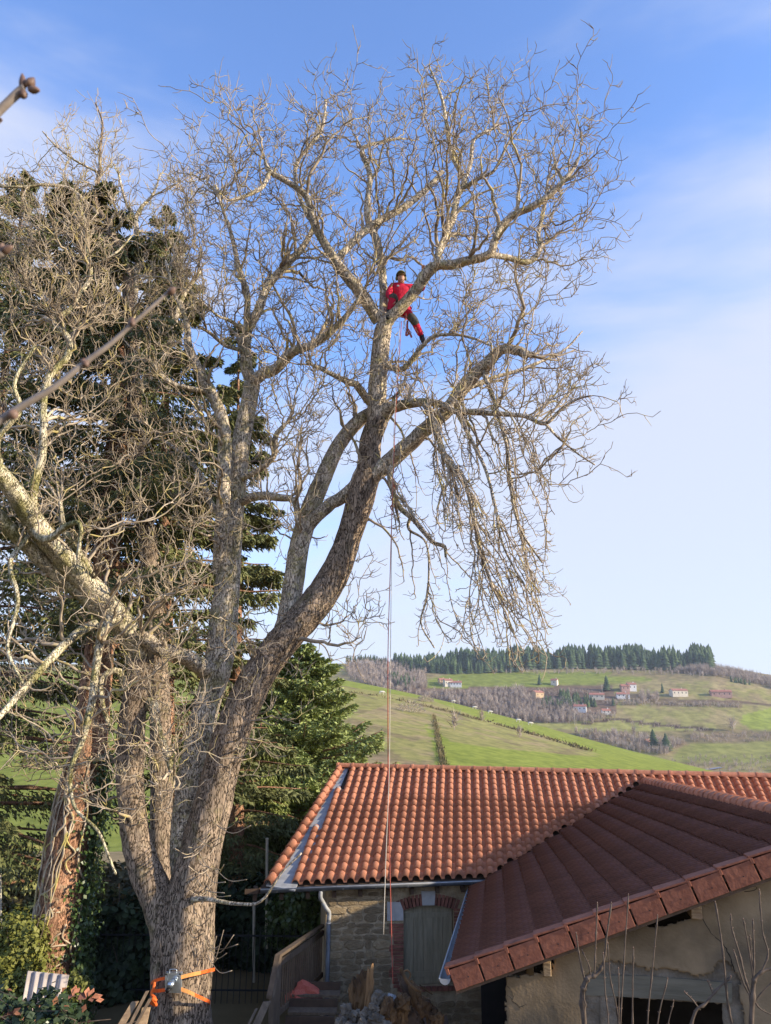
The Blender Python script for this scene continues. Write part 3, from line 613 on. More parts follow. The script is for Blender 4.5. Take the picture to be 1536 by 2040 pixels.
# ------------------------------------------------------------------ the house: geometry of its roof
RL = PZ(676, 1529, -1.08); RR = PZ(1536, 1550, -1.14); EL = PZ(530, 1764, -3.05); ER = PZ(945, 1748, -2.95)
rd = Vector((RR.x-RL.x, RR.y-RL.y, 0)).normalized(); RLEN = 15.0
rslope = (RR.z-RL.z)/((RR-RL).xy.length)
ed = (ER-EL); eslope = ed.z/ed.xy.length; e2 = Vector((ed.x, ed.y, 0)).normalized()
gd = Vector((-math.sin(math.radians(6)), -math.cos(math.radians(6)), 0))
def isect(P, d, Q, e):
    """2D: P + t d meets Q + s e"""
    den = d.x*e.y-d.y*e.x; wx, wy = Q.x-P.x, Q.y-P.y; t = (wx*e.y-wy*e.x)/den; s = (wx*d.y-wy*d.x)/den; return t, s
def ridge_at(s): return Vector((RL.x+rd.x*s, RL.y+rd.y*s, RL.z+rslope*s))
def col_line(s):
    T = ridge_at(s); t, se = isect(T, gd, EL, e2)
    # behind the shed the eave stops receding
    se2 = min(se, 4.6); B = Vector((EL.x+e2.x*se, EL.y+e2.y*se, EL.z+eslope*se2)); return T, B, t
def zhouse(X, Y):
    P = Vector((X, Y, 0)); t, s = isect(P, -gd, RL, rd)  # P - t*gd... on the ridge
    T, B, L = col_line(s); f = t/L; return T.z+(B.z-T.z)*f, s, f
G0 = PZ(896, 1940, -3.04); SN = PZ(1690, 1650, -1.16); sf_ = PZ(1300, 1560, -1.26); gf_ = PZ(947, 1757, -3.10)
gdir = Vector((gf_.x-G0.x, gf_.y-G0.y, gf_.z-G0.z)); rdir2 = Vector((sf_.x-SN.x, sf_.y-SN.y, sf_.z-SN.z))
GF = G0+gdir*(8.6/gdir.length); SF = SN+rdir2*(11.2/rdir2.length)
def shed_pt(a, b): return (G0*(1-a)+SN*a)*(1-b)+(GF*(1-a)+SF*a)*b
def zshed(X, Y):
    # invert the bilinear patch by a few Newton steps
    a, b = 0.5, 0.5
    for _ in range(8):
        p = shed_pt(a, b); ea = (shed_pt(a+1e-3, b)-p)/1e-3; eb = (shed_pt(a, b+1e-3)-p)/1e-3
        rx, ry = X-p.x, Y-p.y; det = ea.x*eb.y-ea.y*eb.x
        a += (rx*eb.y-ry*eb.x)/det; b += (ea.x*ry-ea.y*rx)/det
    return shed_pt(a, b).z, a, b
def shed_top(X, Y):
    """height of the shed roof (both slopes) at X, Y or None"""
    z, a, b = zshed(X, Y)
    if a > 1: z = shed_pt(1, b).z-(a-1)*(shed_pt(1, b).z-shed_pt(0, b).z)*1.0
    if a < -0.02 or b < 0 or a > 2: return None
    return z

house = thing('stone_house', 'stone house with a sunlit orange clay tile roof and one shuttered window, behind the shed', 'house', (EL.x, EL.y, GZ))
# roof deck
V = []; Fd = []; NS = 60
sl = [-1.0+(RLEN+1.0)*i/NS for i in range(NS+1)]
def rake_t(s):  # distance down the column at which it enters the roof at the left rake
    T = ridge_at(s)
    if s >= 0: return 0.0
    t, q = isect(T, gd, RL, Vector((EL.x-RL.x, EL.y-RL.y, 0))); return t
b = MB()
for i in range(NS):
    q = []
    for s in (sl[i], sl[i+1]):
        T, B, L = col_line(s); t0 = min(L, max(0, rake_t(s)))/L; q.append((T.lerp(B, t0)+Vector((0, 0, -0.055)), B+Vector((0, 0, -0.055))-gd*0.03))
    (a, bb), (c, d) = q; dn = Vector((0, 0, -0.09))
    b.hexa([a+dn, bb+dn, d+dn, c+dn, a, bb, d, c])
deck = b.build('roof_deck', 'wood_dark', house)
# back slope
b = MB()
A = ridge_at(0); Bq = ridge_at(RLEN); bk = Vector((0.15, 1, 0))*7.5
b.hexa([A+Vector((0, 0, -0.2)), Bq+Vector((0, 0, -0.2)), Bq+bk+Vector((0, 0, -2.3)), A+bk+Vector((0, 0, -2.3)), A+Vector((0, 0, 0.02)), Bq+Vector((0, 0, 0.02)), Bq+bk+Vector((0, 0, -2.1)), A+bk+Vector((0, 0, -2.1))])
b.build('back_slope', 'terracotta', house)
NR = 17; tiles = []
rdv = Vector((rd.x, rd.y, rslope))
rk = Vector((EL.x-RL.x, EL.y-RL.y, 0)).normalized()
k = -6
while k*PW < RLEN-0.3:
    s = (k+0.85)*PW; T, B, L = col_line(s); k += 1
    t0 = 0.0
    # inside edge of the zinc strip runs parallel to the rake
    off = Vector((rk.y, -rk.x, 0)); off = off if off.x > 0 else -off
    Q = Vector((RL.x, RL.y, 0))+off*0.30
    tt, q = isect(T, gd, Q, rk)
    if q > 0: t0 = tt/L
    if t0 > 0.93: continue
    down = True; fresh = t0 > 0.02
    r0 = int(math.ceil(t0*NR-0.35)); r0 = max(0, r0)
    for r in range(r0, NR):
        f0 = r/NR; f1 = (r+1)/NR; p0 = T.lerp(B, f0); p1 = T.lerp(B, f1)
        pm = T.lerp(B, f0+0.75/NR); st = shed_top(pm.x, pm.y)
        if st is not None and st > pm.z+0.03: continue
        wsc = 1.0 if k < 100 else 1.0
        W = (col_line(s+PW/2)[1]-col_line(s-PW/2)[1]).length; W = PW+(W-PW)*((f0+f1)/2)
        o = place(TILE, house, 'roof_tile', p0, p1, rdv, sx=W/PW*1.0, halfw=0.1375, jit=0.003); tiles.append((o, (p0+p1)/2))
    if fresh and r0 < NR:   # mortar plug closing the top of a column that starts against the zinc
        c = T.lerp(B, r0/NR); mb = MB(); mb.tube([c+Vector((0, 0, 0.0)), c+gd*0.10+Vector((0, 0, 0.0))], [0.06, 0.078], 10); mb.build('mortar_plug', 'dressed_stone', house, True)
# the rake column on the left
for r in range(NR):
    p0 = RL.lerp(EL, r/NR)+Vector((0.03, 0, 0.012)); p1 = RL.lerp(EL, (r+1)/NR)+Vector((0.03, 0, 0.012))
    o = place(TILE, house, 'roof_tile', p0, p1, rdv, sx=1.05, halfw=0.1375, szk=1.15, jit=0.003); tiles.append((o, (p0+p1)/2))
tiles.sort(key=lambda t: t[1].length)
keep = [t[0] for t in tiles[:299]]
join_tiles([t[0] for t in tiles[299:]], 'roof_tiles', house, 'terracotta')
# zinc strip between the rake column and the first slanting columns
b = MB(); off = Vector((rk.y, -rk.x, 0)); off = off if off.x > 0 else -off
for i in range(24):
    f0, f1 = i/24, (i+1)/24; a = RL.lerp(EL, f0); c = RL.lerp(EL, f1); w0, w1 = 0.26+0.34*f0, 0.26+0.34*f1
    up = Vector((0, 0, -0.004+0.001*i))
    def onroof(p): z, s_, f_ = zhouse(p.x, p.y); return Vector((p.x, p.y, z+0.006))
    p = [onroof(a+off*0.0), onroof(c+off*0.0), onroof(c+off*w1), onroof(a+off*w0)]
    b.hexa([q-Vector((0, 0, 0.02)) for q in p]+p)
b.build('zinc_flashing', 'zinc', house)
# ridge caps
s = -0.06; n = 0
while s < RLEN-0.4:
    a = ridge_at(s)+Vector((0, 0, 0.02)); c = ridge_at(s+0.42)+Vector((0, 0, 0.02))
    mb = MB(); K = 9
    for (P, rr) in ((a, 0.115), (a+(c-a)*0.12, 0.118), (a+(c-a)*0.13, 0.104), (c, 0.104)):
        pr = Vector((-rd.y, rd.x, 0))
        for i in range(K): an = PI*i/(K-1); mb.v.append(tuple(P+pr*rr*1.05*math.cos(an)+Vector((0, 0, rr*0.95*math.sin(an)))))
    for q in range(3):
        for i in range(K-1): mb.f.append((q*K+i, q*K+i+1, (q+1)*K+i+1, (q+1)*K+i))
    mb.f.append(tuple(range(K)))
    mb.build('ridge_cap', 'terracotta', house, False); s += 0.40; n += 1

# gutter
def half_pipe(mb, P, up, side, r, n=8):
    for p in P:
        for i in range(n+1): an = PI+PI*i/n; mb.v.append(tuple(p+side*r*math.cos(an)+up*r*math.sin(an)))
    k = n+1
    for q in range(len(P)-1):
        for i in range(n): mb.f.append((q*k+i, q*k+i+1, (q+1)*k+i+1, (q+1)*k+i))
gn = Vector((e2.y, -e2.x, 0)); e3 = Vector((e2.x, e2.y, eslope)).normalized()
def gutter(parent, A, Bp, side, r=0.075, m='zinc_dark', nbr=7):
    mb = MB(); half_pipe(mb, [A, Bp], Vector((0, 0, 1)), side, r)
    g = mb.build('gutter', m, parent, True); so = g.modifiers.new('s', 'SOLIDIFY'); so.thickness = 0.006
    mb = MB(); mb.tube([A+side*r, Bp+side*r], 0.011, 6); mb.build('gutter_bead', 'zinc', g, True)
    for q, P in ((0, A), (1, Bp)):
        mb = MB(); c = [P+side*r*math.cos(PI+PI*i/8)+Vector((0, 0, r*math.sin(PI+PI*i/8))) for i in range(9)]; mb.add(c, [tuple(range(9))]); mb.build('end_cap', 'zinc', g)
    for i in range(nbr):
        p = A.lerp(Bp, (i+0.5)/nbr); mb = MB(); dd = (Bp-A).normalized()*0.014
        half_pipe(mb, [p-dd, p+dd], Vector((0, 0, 1)), side, r+0.006); mb.build('gutter_bracket', 'zinc', g)
    return g
gA = EL-e3*0.10+gn*0.075+Vector((0, 0, -0.045)); gB = EL+e3*4.42+gn*0.075+Vector((0, 0, -0.045))
gutter(house, gA, gB, gn)

# walls
BACK = 0.18
fe, fn_, fw, FO = frame(EL, ER, BACK)
s0, _z = hit(FO, fe, fn_, 647, 1900)
ztop_l = fw(s0, 0, 0); wall_top = EL.z-0.16
wL, _q = hit(FO, fe, fn_, 804, 1900); wR, _q = hit(FO, fe, fn_, 905, 1900)
_q, wB = hit(FO, fe, fn_, 850, 1964); _q, wS = hit(FO, fe, fn_, 804, 1815); _q, wT = hit(FO, fe, fn_, 852, 1804)
mb = MB(); TH = 0.5
def wbox(mb, a, b_, z0, z1, d0=-TH, d1=0.0): mb.box((a, d0, z0), (b_, d1, z1), fw)
zt = wall_top+0.10
wbox(mb, s0, wL, GZ, zt); wbox(mb, wR, wR+7, GZ, zt); wbox(mb, wL+0.002, wR-0.002, GZ, wB); wbox(mb, wL+0.002, wR-0.002, wT+0.14, zt)
mb.build('front_wall', 'mortar', house)
mb = MB(); lw = lambda a, d, z: FO+fe*(s0+0.002+a)-fn_*(TH+0.003+d)+Vector((0, 0, z))
mb.box((0, 0, GZ), (0.5, 8.5, zt), lw); mb.add([lw(0, 0, zt), lw(0, 4.8, -1.4), lw(0, 8.5, zt)], [(0, 1, 2)]); mb.build('side_wall', 'mortar', house)
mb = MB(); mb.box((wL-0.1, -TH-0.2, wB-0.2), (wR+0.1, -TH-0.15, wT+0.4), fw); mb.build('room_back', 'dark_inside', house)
# soffit boards and dark rafter space under the eave
mb = MB(); mb.box((-0.02, -0.02, -0.02), (0, 0, 0), lambda *a: Vector(a)); 
mb = MB()
for i in range(10):
    sa = -0.25+0.52*i
    P = [fw(sa, -0.1, 0), fw(sa+0.08, -0.1, 0), fw(sa+0.08, BACK-0.06, 0), fw(sa, BACK-0.06, 0)]
    zz = [EL.z-0.05+eslope*sa, EL.z-0.05+eslope*sa, EL.z-0.17+eslope*sa, EL.z-0.17+eslope*sa]
    rb = MB(); rb.hexa([Vector((p.x, p.y, z-0.11)) for p, z in zip(P, zz)]+[Vector((p.x, p.y, z)) for p, z in zip(P, zz)]); rb.build('rafter_end', 'wood_dark', house)
# stones, laid in rough courses; each one a slab with a chipped face, in six shared shapes
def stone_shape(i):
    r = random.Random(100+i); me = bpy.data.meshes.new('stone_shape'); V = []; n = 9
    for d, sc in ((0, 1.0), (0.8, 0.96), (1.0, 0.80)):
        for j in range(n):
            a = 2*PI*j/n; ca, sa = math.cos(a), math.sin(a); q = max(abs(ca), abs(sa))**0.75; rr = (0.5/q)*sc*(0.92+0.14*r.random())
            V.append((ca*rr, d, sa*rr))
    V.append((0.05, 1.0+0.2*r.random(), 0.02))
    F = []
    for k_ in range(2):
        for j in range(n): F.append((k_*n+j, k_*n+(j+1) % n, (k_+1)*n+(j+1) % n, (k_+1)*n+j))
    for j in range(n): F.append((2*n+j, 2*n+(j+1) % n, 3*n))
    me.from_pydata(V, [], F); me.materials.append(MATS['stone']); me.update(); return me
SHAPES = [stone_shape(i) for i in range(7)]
def put_stone(sa, sb, za, zb, fwf, e, n, parent, dep):
    o = bpy.data.objects.new('stone', random.choice(SHAPES)); COL.objects.link(o); o.parent = parent
    c = fwf((sa+sb)/2, -0.004, (za+zb)/2)-ORG[parent.name]; w = (sb-sa); h = (zb-za)
    M = Matrix(((e.x*w, n.x*dep, 0, c.x), (e.y*w, n.y*dep, 0, c.y), (0, 0, h, c.z), (0, 0, 0, 1))) @ Matrix.Rotation(random.uniform(-0.06, 0.06), 4, 'Y')
    o.matrix_basis = M
bj, _q = hit(FO, fe, fn_, 781, 1900)
z = -5.7; R3 = random.Random(5)
while z < wall_top-0.05:
    h = R3.uniform(0.09, 0.20); s = s0+0.01+R3.uniform(0, 0.03)
    h = min(h, wall_top-z)
    while s < 3.4+s0:
        w = R3.uniform(0.14, 0.42)
        if s < bj-0.02 and s+w > bj-0.12: w = bj-0.01-s
        zone_ok = (s+w <= bj) or (s >= wR+0.22)
        under = z+h < wB-0.16 and (s+w > bj) and (s < wR+0.22)
        hh = h*R3.uniform(0.8, 1.0)
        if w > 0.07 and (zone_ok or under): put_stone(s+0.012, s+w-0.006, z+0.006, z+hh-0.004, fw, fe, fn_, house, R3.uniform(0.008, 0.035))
        s += w
        if s > bj-0.01 and not (z+h < wB-0.16) and s < wR+0.2: s = wR+0.23
    z += h
# brick jambs, arch, blocks
def brick(mb_box, parent=house, m='brick'):
    b_ = MB(); b_.box(mb_box[0], mb_box[1], fw); return b_.build('brick', m, parent)
zj = wB-0.02; i = 0
_q, blk0 = hit(FO, fe, fn_, 790, 1833)
while zj < wS+0.02:
    a = wL-0.215 if i % 2 else wL-0.16
    if zj+0.055 < blk0: brick(((wL-0.20-(0.09 if (i//3) % 2 else 0), -0.05, zj), (wL-0.005, 0.012+0.004*(i % 3), zj+0.050)))
    brick(((wR+0.005, -0.05, zj), (wR+0.20+(0.07 if (i//2) % 2 else 0), 0.012+0.004*(i % 2), zj+0.050)))
    zj += 0.064; i += 1
sm = (wL+wR)/2; rise = wT-wS; half = (wR-wL)/2+0.01; RAD = (half*half+rise*rise)/(2*rise); cz = wT-RAD; amax = math.asin(half/RAD)
for i in range(17):
    a0 = -amax*1.12+i*(2*amax*1.12)/17; a1 = a0+(2*amax*1.12)/17-0.012
    am = (a0+a1)/2
    if abs(am) < 0.085: continue
    q = []
    for d in (-0.05, 0.014):
        for a, r in ((a0, RAD+0.01), (a1, RAD+0.01), (a1, RAD+0.22), (a0, RAD+0.22)): q.append(fw(sm+r*math.sin(a), d, cz+r*math.cos(a)))
    b_ = MB(); b_.hexa(q); b_.build('brick', 'brick', house)
def fpoly(name, pts, d0, d1, m, parent=house, bev=0):
    q = [fw(*((lambda h: (h[0], d0, h[1]))(hit(FO, fe, fn_, x, y)))) for x, y in pts]+[fw(*((lambda h: (h[0], d1, h[1]))(hit(FO, fe, fn_, x, y)))) for x, y in pts]
    n = len(pts); b_ = MB(); b_.add(q, [tuple(range(n)), tuple(range(2*n-1, n-1, -1))]+[(i, (i+1) % n, n+(i+1) % n, n+i) for i in range(n)]); return b_.build(name, m, parent)
fpoly('corner_block', [(771, 1834), (803, 1833), (803, 1812), (797, 1797), (771, 1796)], -0.05, 0.03, 'dressed_stone')['label'] = 'pale dressed block at the left spring of the window arch'
fpoly('keystone', [(841, 1803), (865, 1803), (867, 1775), (839, 1775)], -0.05, 0.035, 'dressed_stone')
s = wL-0.12
while s < wR+0.2: brick(((s, -0.05, wB-0.085), (s+0.10, 0.05, wB-0.004))); s += 0.112
# shutter
sh = MB(); DR = -0.10
nb = 5; shutter = None
for i in range(nb):
    a = wL+0.015+(wR-wL-0.03)*i/nb; c = wL+0.015+(wR-wL-0.03)*(i+1)/nb-0.006; b_ = MB()
    tz = lambda s_: cz+math.sqrt(RAD**2-(s_-sm)**2)-0.012
    p = [fw(a, DR-0.03, wB+0.01), fw(c, DR-0.03, wB+0.01), fw(c, DR-0.03, tz(c)), fw(a, DR-0.03, tz(a)), fw(a, DR, wB+0.01), fw(c, DR, wB+0.01), fw(c, DR, tz(c)), fw(a, DR, tz(a))]
    b_.add(p, [(3, 2, 1, 0), (4, 5, 6, 7), (0, 1, 5, 4), (1, 2, 6, 5), (2, 3, 7, 6), (3, 0, 4, 7)])
    if shutter is None:
        shutter = MB(); shutter.box((wL+0.02, DR-0.055, wB+0.02), (wR-0.02, DR-0.031, wS), fw); shutter = shutter.build('shutter', 'shutter_wood', house)
    b_.build('board', 'shutter_wood', shutter)
for zz in (wS-0.10, wB+0.18):
    b_ = MB(); b_.box((wL+0.03, DR+0.001, zz-0.045), (wR-0.03, DR+0.014, zz+0.045), fw); b_.build('batten', 'shutter_wood', shutter)
# downpipe
sp, _q = hit(FO, fe, fn_, 651, 1900)
def W3(s_, d, z): return fw(s_, d, z)
sg, _q = hit(FO, fe, fn_, 638, 1780)
p0 = W3(sg, BACK+0.07, EL.z-0.10); zc = EL.z
mb = MB(); mb.tube(catmull([list(p0), list(W3(sg+0.0, BACK+0.06, zc-0.22)), list(W3(sg+0.05, BACK-0.04, zc-0.32)), list(W3(sp-0.04, 0.16, zc-0.43)), list(W3(sp+0.02, 0.09, zc-0.52)), list(W3(sp+0.02, 0.075, zc-0.66))], 5), 0.042, 12)
dp = mb.build('downpipe', 'zinc', house, True)
mb = MB(); mb.tube([W3(sp+0.02, 0.075, zc-0.66), W3(sp+0.02, 0.075, GZ)], 0.043, 14); mb.build('pipe_shaft', 'zinc_dark', dp, True)
for zz in (zc-0.70, zc-1.85):
    mb = MB(); mb.tube([W3(sp+0.02, 0.075, zz), W3(sp+0.02, 0.075, zz-0.03)], 0.050, 14); mb.build('pipe_collar', 'zinc', dp, True)

# ------------------------------------------------------------------ the shed
shed = thing('shed', 'low shed with a shaded brown ribbed tile roof and cracked cement gable, right foreground', 'shed', (G0.x, G0.y, GZ))
NA, NB = 13, 28
tl = []
La = (SN-G0).length/NA
for i in range(NA):
    for j in range(NB+6):
        b0 = j/NB; b1 = (j+1)/NB; t_ = shed_pt((i+1)/NA, b0); u_ = shed_pt(i/NA, b0); t1 = shed_pt((i+1)/NA, b1)
        pm = (t_+u_)/2+(t1-t_)/2
        zh, s_, f_ = zhouse(pm.x, pm.y)
        if 0 <= f_ <= 1.02 and zh > pm.z-0.01: continue
        W = (t1-t_).length*(0.5)+(shed_pt(i/NA, b1)-u_).length*0.5
        o = place(TILE_S, shed, 'roof_tile', t_, u_, (t1-t_), sx=W/0.30, jit=0.002); tl.append((o, pm))
# place() flips x so that the tile may extend the wrong way: fix by checking its far edge
tl.sort(key=lambda t: t[1].length)
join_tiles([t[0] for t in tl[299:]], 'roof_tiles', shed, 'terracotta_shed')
# deck and the sunlit far slope
b = MB(); dn = Vector((0, 0, -0.10)); ds = Vector((0, 0, -0.03))
for i in range(12):
    for j in range(12):
        P = [shed_pt(i/12, j/12), shed_pt(i/12, (j+1)/12), shed_pt((i+1)/12, (j+1)/12), shed_pt((i+1)/12, j/12)]
        b.hexa([p+dn for p in P]+[p+ds for p in P])
b.build('roof_deck', 'wood_dark', shed)
b = MB(); mir = lambda p, q: Vector((2*q.x-p.x, 2*q.y-p.y, p.z)); Pm = [mir(shed_pt(0, 0), shed_pt(1, 0)), mir(shed_pt(0, 1), shed_pt(1, 1)), shed_pt(1, 1), shed_pt(1, 0)]
b.hexa([p+dn for p in Pm]+[p+ds*0.5 for p in Pm]); b.build('far_slope', 'terracotta', shed)
# ridge caps of the shed
L = (SF-SN).length; q = 0.0; rr_ = (SF-SN).normalized(); pr = Vector((rr_.y, -rr_.x, 0)); n = 0
while q < L:
    a = SN+rr_*q; c = a+rr_*0.31
    zh, s_, f_ = zhouse(a.x, a.y)
    if 0 <= f_ <= 1 and zh > a.z+0.05: break
    mb = MB(); K = 10
    for (Pp, r) in ((a, 0.135), (a+rr_*0.31, 0.112)):
        for i in range(K): an = -0.15+(PI+0.3)*i/(K-1); mb.v.append(tuple(Pp+pr*r*1.1*math.cos(an)+Vector((0, 0, r*math.sin(an)-0.01))))
    for i in range(K-1): mb.f.append((i, i+1, K+i+1, K+i))
    mb.f.append(tuple(range(K))); mb.build('ridge_cap', 'terracotta', shed, False); q += 0.285
# verge tiles along the gable
ga = Vector((SN.x-G0.x, SN.y-G0.y, 0)).normalized(); gnn = Vector((ga.y, -ga.x, 0)); up_s = (SN-G0).normalized(); nrm = up_s.cross(Vector((-gnn.x, -gnn.y, 0))); nrm = nrm if nrm.z > 0 else -nrm
me = None
for i in range(NA):
    a = G0.lerp(SN, i/NA); L1 = La
    fr = lambda x, y, z: a+up_s*x+gnn*y+nrm*z
    mb = MB()
    mb.box((0.012, 0.02, -0.20), (L1-0.012, 0.045, 0.050), fr)                 # hanging flank
    mb.box((-0.035, -0.17, 0.052), (L1-0.01, 0.050, 0.078), lambda x, y, z: fr(x, y, z+(0.022 if x < 0 else 0.0)))
    mb.box((-0.03, 0.022, 0.0), (0.011, 0.056, 0.070), fr)
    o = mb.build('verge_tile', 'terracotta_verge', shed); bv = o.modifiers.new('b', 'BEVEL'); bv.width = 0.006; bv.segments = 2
    mb = MB(); mb.tube([fr(L1*0.55, 0.040, -0.09), fr(L1*0.55, 0.052, -0.09)], 0.008, 6); mb.build('nail', 'iron', o)
mb = MB(); mb.box((0.0, 0.0, -0.24), ((SN-G0).length, 0.03, -0.19), lambda x, y, z: G0+up_s*x+gnn*(y-0.02)+nrm*z); mb.build('barge_board', 'wood_dark', shed)
# gutter of the shed
gs = Vector((-gdir.y, gdir.x, 0)).normalized(); 
g2 = gutter(shed, G0+gs*0.06+Vector((0, 0, -0.05))-gdir.normalized()*0.04, G0+gdir.normalized()*(gdir.length*1.0)+gs*0.06+Vector((0, 0, -0.05)), gs, 0.07, 'zinc', 8)
# gable wall: a masked, jagged cement skin over raw masonry
WB = 0.30
se, sn, sw, SO = frame(G0, SN, WB)
zin = lambda x, y: hit(SO, se, sn, x, y)
wallp = [(1008, 2200), (1008, 1944), (1030, 1947), (1062, 1941), (1086, 1936), (1100, 1928), (1108, 1900), (1200, 1868), (1272, 1843), (1300, 1847), (1322, 1846), (1384, 1828), (1398, 1800), (1560, 1738), (1700, 1680), (1950, 1760), (1950, 2200)]
holep = [(1226, 1984), (1300, 1990), (1440, 1998), (1440, 2210), (1228, 2210)]
missp = [(1158, 2200), (1162, 1990), (1165, 1945), (1188, 1930), (1196, 1917), (1216, 1914), (1262, 1921), (1292, 1931), (1340, 1931), (1388, 1944), (1420, 1938), (1432, 1916), (1452, 1916), (1462, 1936), (1478, 1952), (1470, 1976), (1479, 2000), (1484, 2040), (1478, 2200)]
def wall_skin(name, inside, d, m, th, cell=0.045, jit=0.012, parent=shed):
    S0, S1, Z0, Z1 = 0.0, 6.4, GZ+0.2, -1.0
    ns, nz = int((S1-S0)/cell), int((Z1-Z0)/cell); r = np.random.default_rng(int(d*1000)+99)
    S, Z = np.meshgrid(S0+np.arange(ns+1)*cell, Z0+np.arange(nz+1)*cell); S = S+(r.random(S.shape)-0.5)*2*jit; Z = Z+(r.random(S.shape)-0.5)*2*jit
    D = np.full(S.shape, d)+(fbm(S*1.0, Z, 0.35, 12)-0.5)*(0.012 if d > 0 else 0.05)
    X = SO.x+se.x*S+sn.x*D; Y = SO.y+se.y*S+sn.y*D
    px, py = project(X, Y, Z); cxp = (px[:-1, :-1]+px[1:, 1:])/2; cyp = (py[:-1, :-1]+py[1:, 1:])/2
    ok = inside(cxp, cyp); ii = (np.arange(nz)[:, None]*(ns+1)+np.arange(ns)[None, :]); ii = ii[ok]
    F = np.stack([ii, ii+1, ii+ns+2, ii+ns+1], -1).reshape(-1, 4)
    used = np.unique(F); mp_ = -np.ones(S.size, int); mp_[used] = np.arange(len(used)); V = np.stack([X, Y, Z], -1).reshape(-1, 3)[used]
    o = np_mesh(name, V, mp_[F], m, parent, smooth=(d > 0)); so = o.modifiers.new('s', 'SOLIDIFY'); so.thickness = th; so.offset = 1 if False else -1; return o
skin = wall_skin('cement_render', lambda x, y: in_poly(x, y, wallp) & ~in_poly(x, y, missp), 0.035, 'render_cement', 0.03, 0.03, 0.010)
raw = wall_skin('bare_masonry', lambda x, y: in_poly(x, y, [(x_+3*(x_ < 1020), y_+3) for x_, y_ in wallp]) & ~in_poly(x, y, holep), -0.012, 'concrete_raw', 0.02, 0.05, 0.015)
def spoly(name, pts, d0, d1, m, parent=shed):
    hs = [zin(x, y) for x, y in pts]; q = [sw(h[0], d0, h[1]) for h in hs]+[sw(h[0], d1, h[1]) for h in hs]; n = len(pts)
    b_ = MB(); b_.add(q, [tuple(range(n)), tuple(range(2*n-1, n-1, -1))]+[(i, (i+1) % n, n+(i+1) % n, n+i) for i in range(n)]); return b_.build(name, m, parent)
spoly('lintel', [(1166, 1982), (1226, 1984), (1440, 1997), (1458, 1998), (1458, 1958), (1380, 1951), (1280, 1943), (1175, 1942)], -0.25, 0.014, 'lintel')
spoly('door_jamb', [(1196, 2210), (1227, 2210), (1226, 1985), (1196, 1983)], -0.30, 0.004, 'concrete_raw')
mb = MB(); mb.box((0.2, -3.2, GZ), (6.2, -0.6, -2.85), sw); 
for f in (0,): pass
inner = MB()
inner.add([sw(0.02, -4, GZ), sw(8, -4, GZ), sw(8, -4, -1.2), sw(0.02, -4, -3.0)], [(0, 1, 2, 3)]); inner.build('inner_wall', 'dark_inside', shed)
sc_ = zin(1010, 2000)[0]
mb = MB(); mb.add([sw(sc_, -0.03, GZ), sw(sc_, -7.5, GZ), sw(sc_, -7.5, -3.10), sw(sc_, -0.03, -3.10)], [(0, 1, 2, 3)]); ww = mb.build('side_wall', 'mortar', shed); so = ww.modifiers.new('s', 'SOLIDIFY'); so.thickness = 0.25; so.offset = 1
# purlin ends
for (x, y, w, h, lb) in ((1090, 1926, 0.10, 0.16, 0), (1384, 1812, 0.13, 0.17, 1)):
    s_, z_ = zin(x, y); mb = MB(); mb.box((s_-w/2, -1.5, z_-h/2), (s_+w/2, 0.13, z_+h/2), sw); o = mb.build('purlin_end', 'wood_old', shed); bv = o.modifiers.new('b', 'BEVEL'); bv.width = 0.008
# cracks in the render: fine broken grooves, built as thin dark slivers standing in the skin
def crack(pts, w):
    P = []
    for i in range(len(pts)-1):
        for t in np.arange(4)/4: P.append((pts[i][0]+(pts[i+1][0]-pts[i][0])*t+random.uniform(-2, 2), pts[i][1]+(pts[i+1][1]-pts[i][1])*t+random.uniform(-1.5, 1.5)))
    P.append(pts[-1]); b_ = MB(); Q = [sw(*((lambda h: (h[0], 0.036, h[1]))(zin(x, y)))) for x, y in P]; b_.tube(Q, [w*random.uniform(0.4, 1) for _ in Q], 4); b_.build('crack', 'dark_inside', shed)
crack([(1397, 1828), (1416, 1858), (1438, 1876), (1452, 1900), (1462, 1934)], 0.007); crack([(1009, 1962), (1021, 1975), (1022, 1992), (1040, 2008)], 0.004)
crack([(1012, 1982), (1035, 2004), (1048, 2000)], 0.003); crack([(1483, 1776), (1506, 1770), (1503, 1758)], 0.004); crack([(1045, 1958), (1050, 1980)], 0.003); crack([(1101, 2000), (1112, 2022), (1117, 2036)], 0.003)

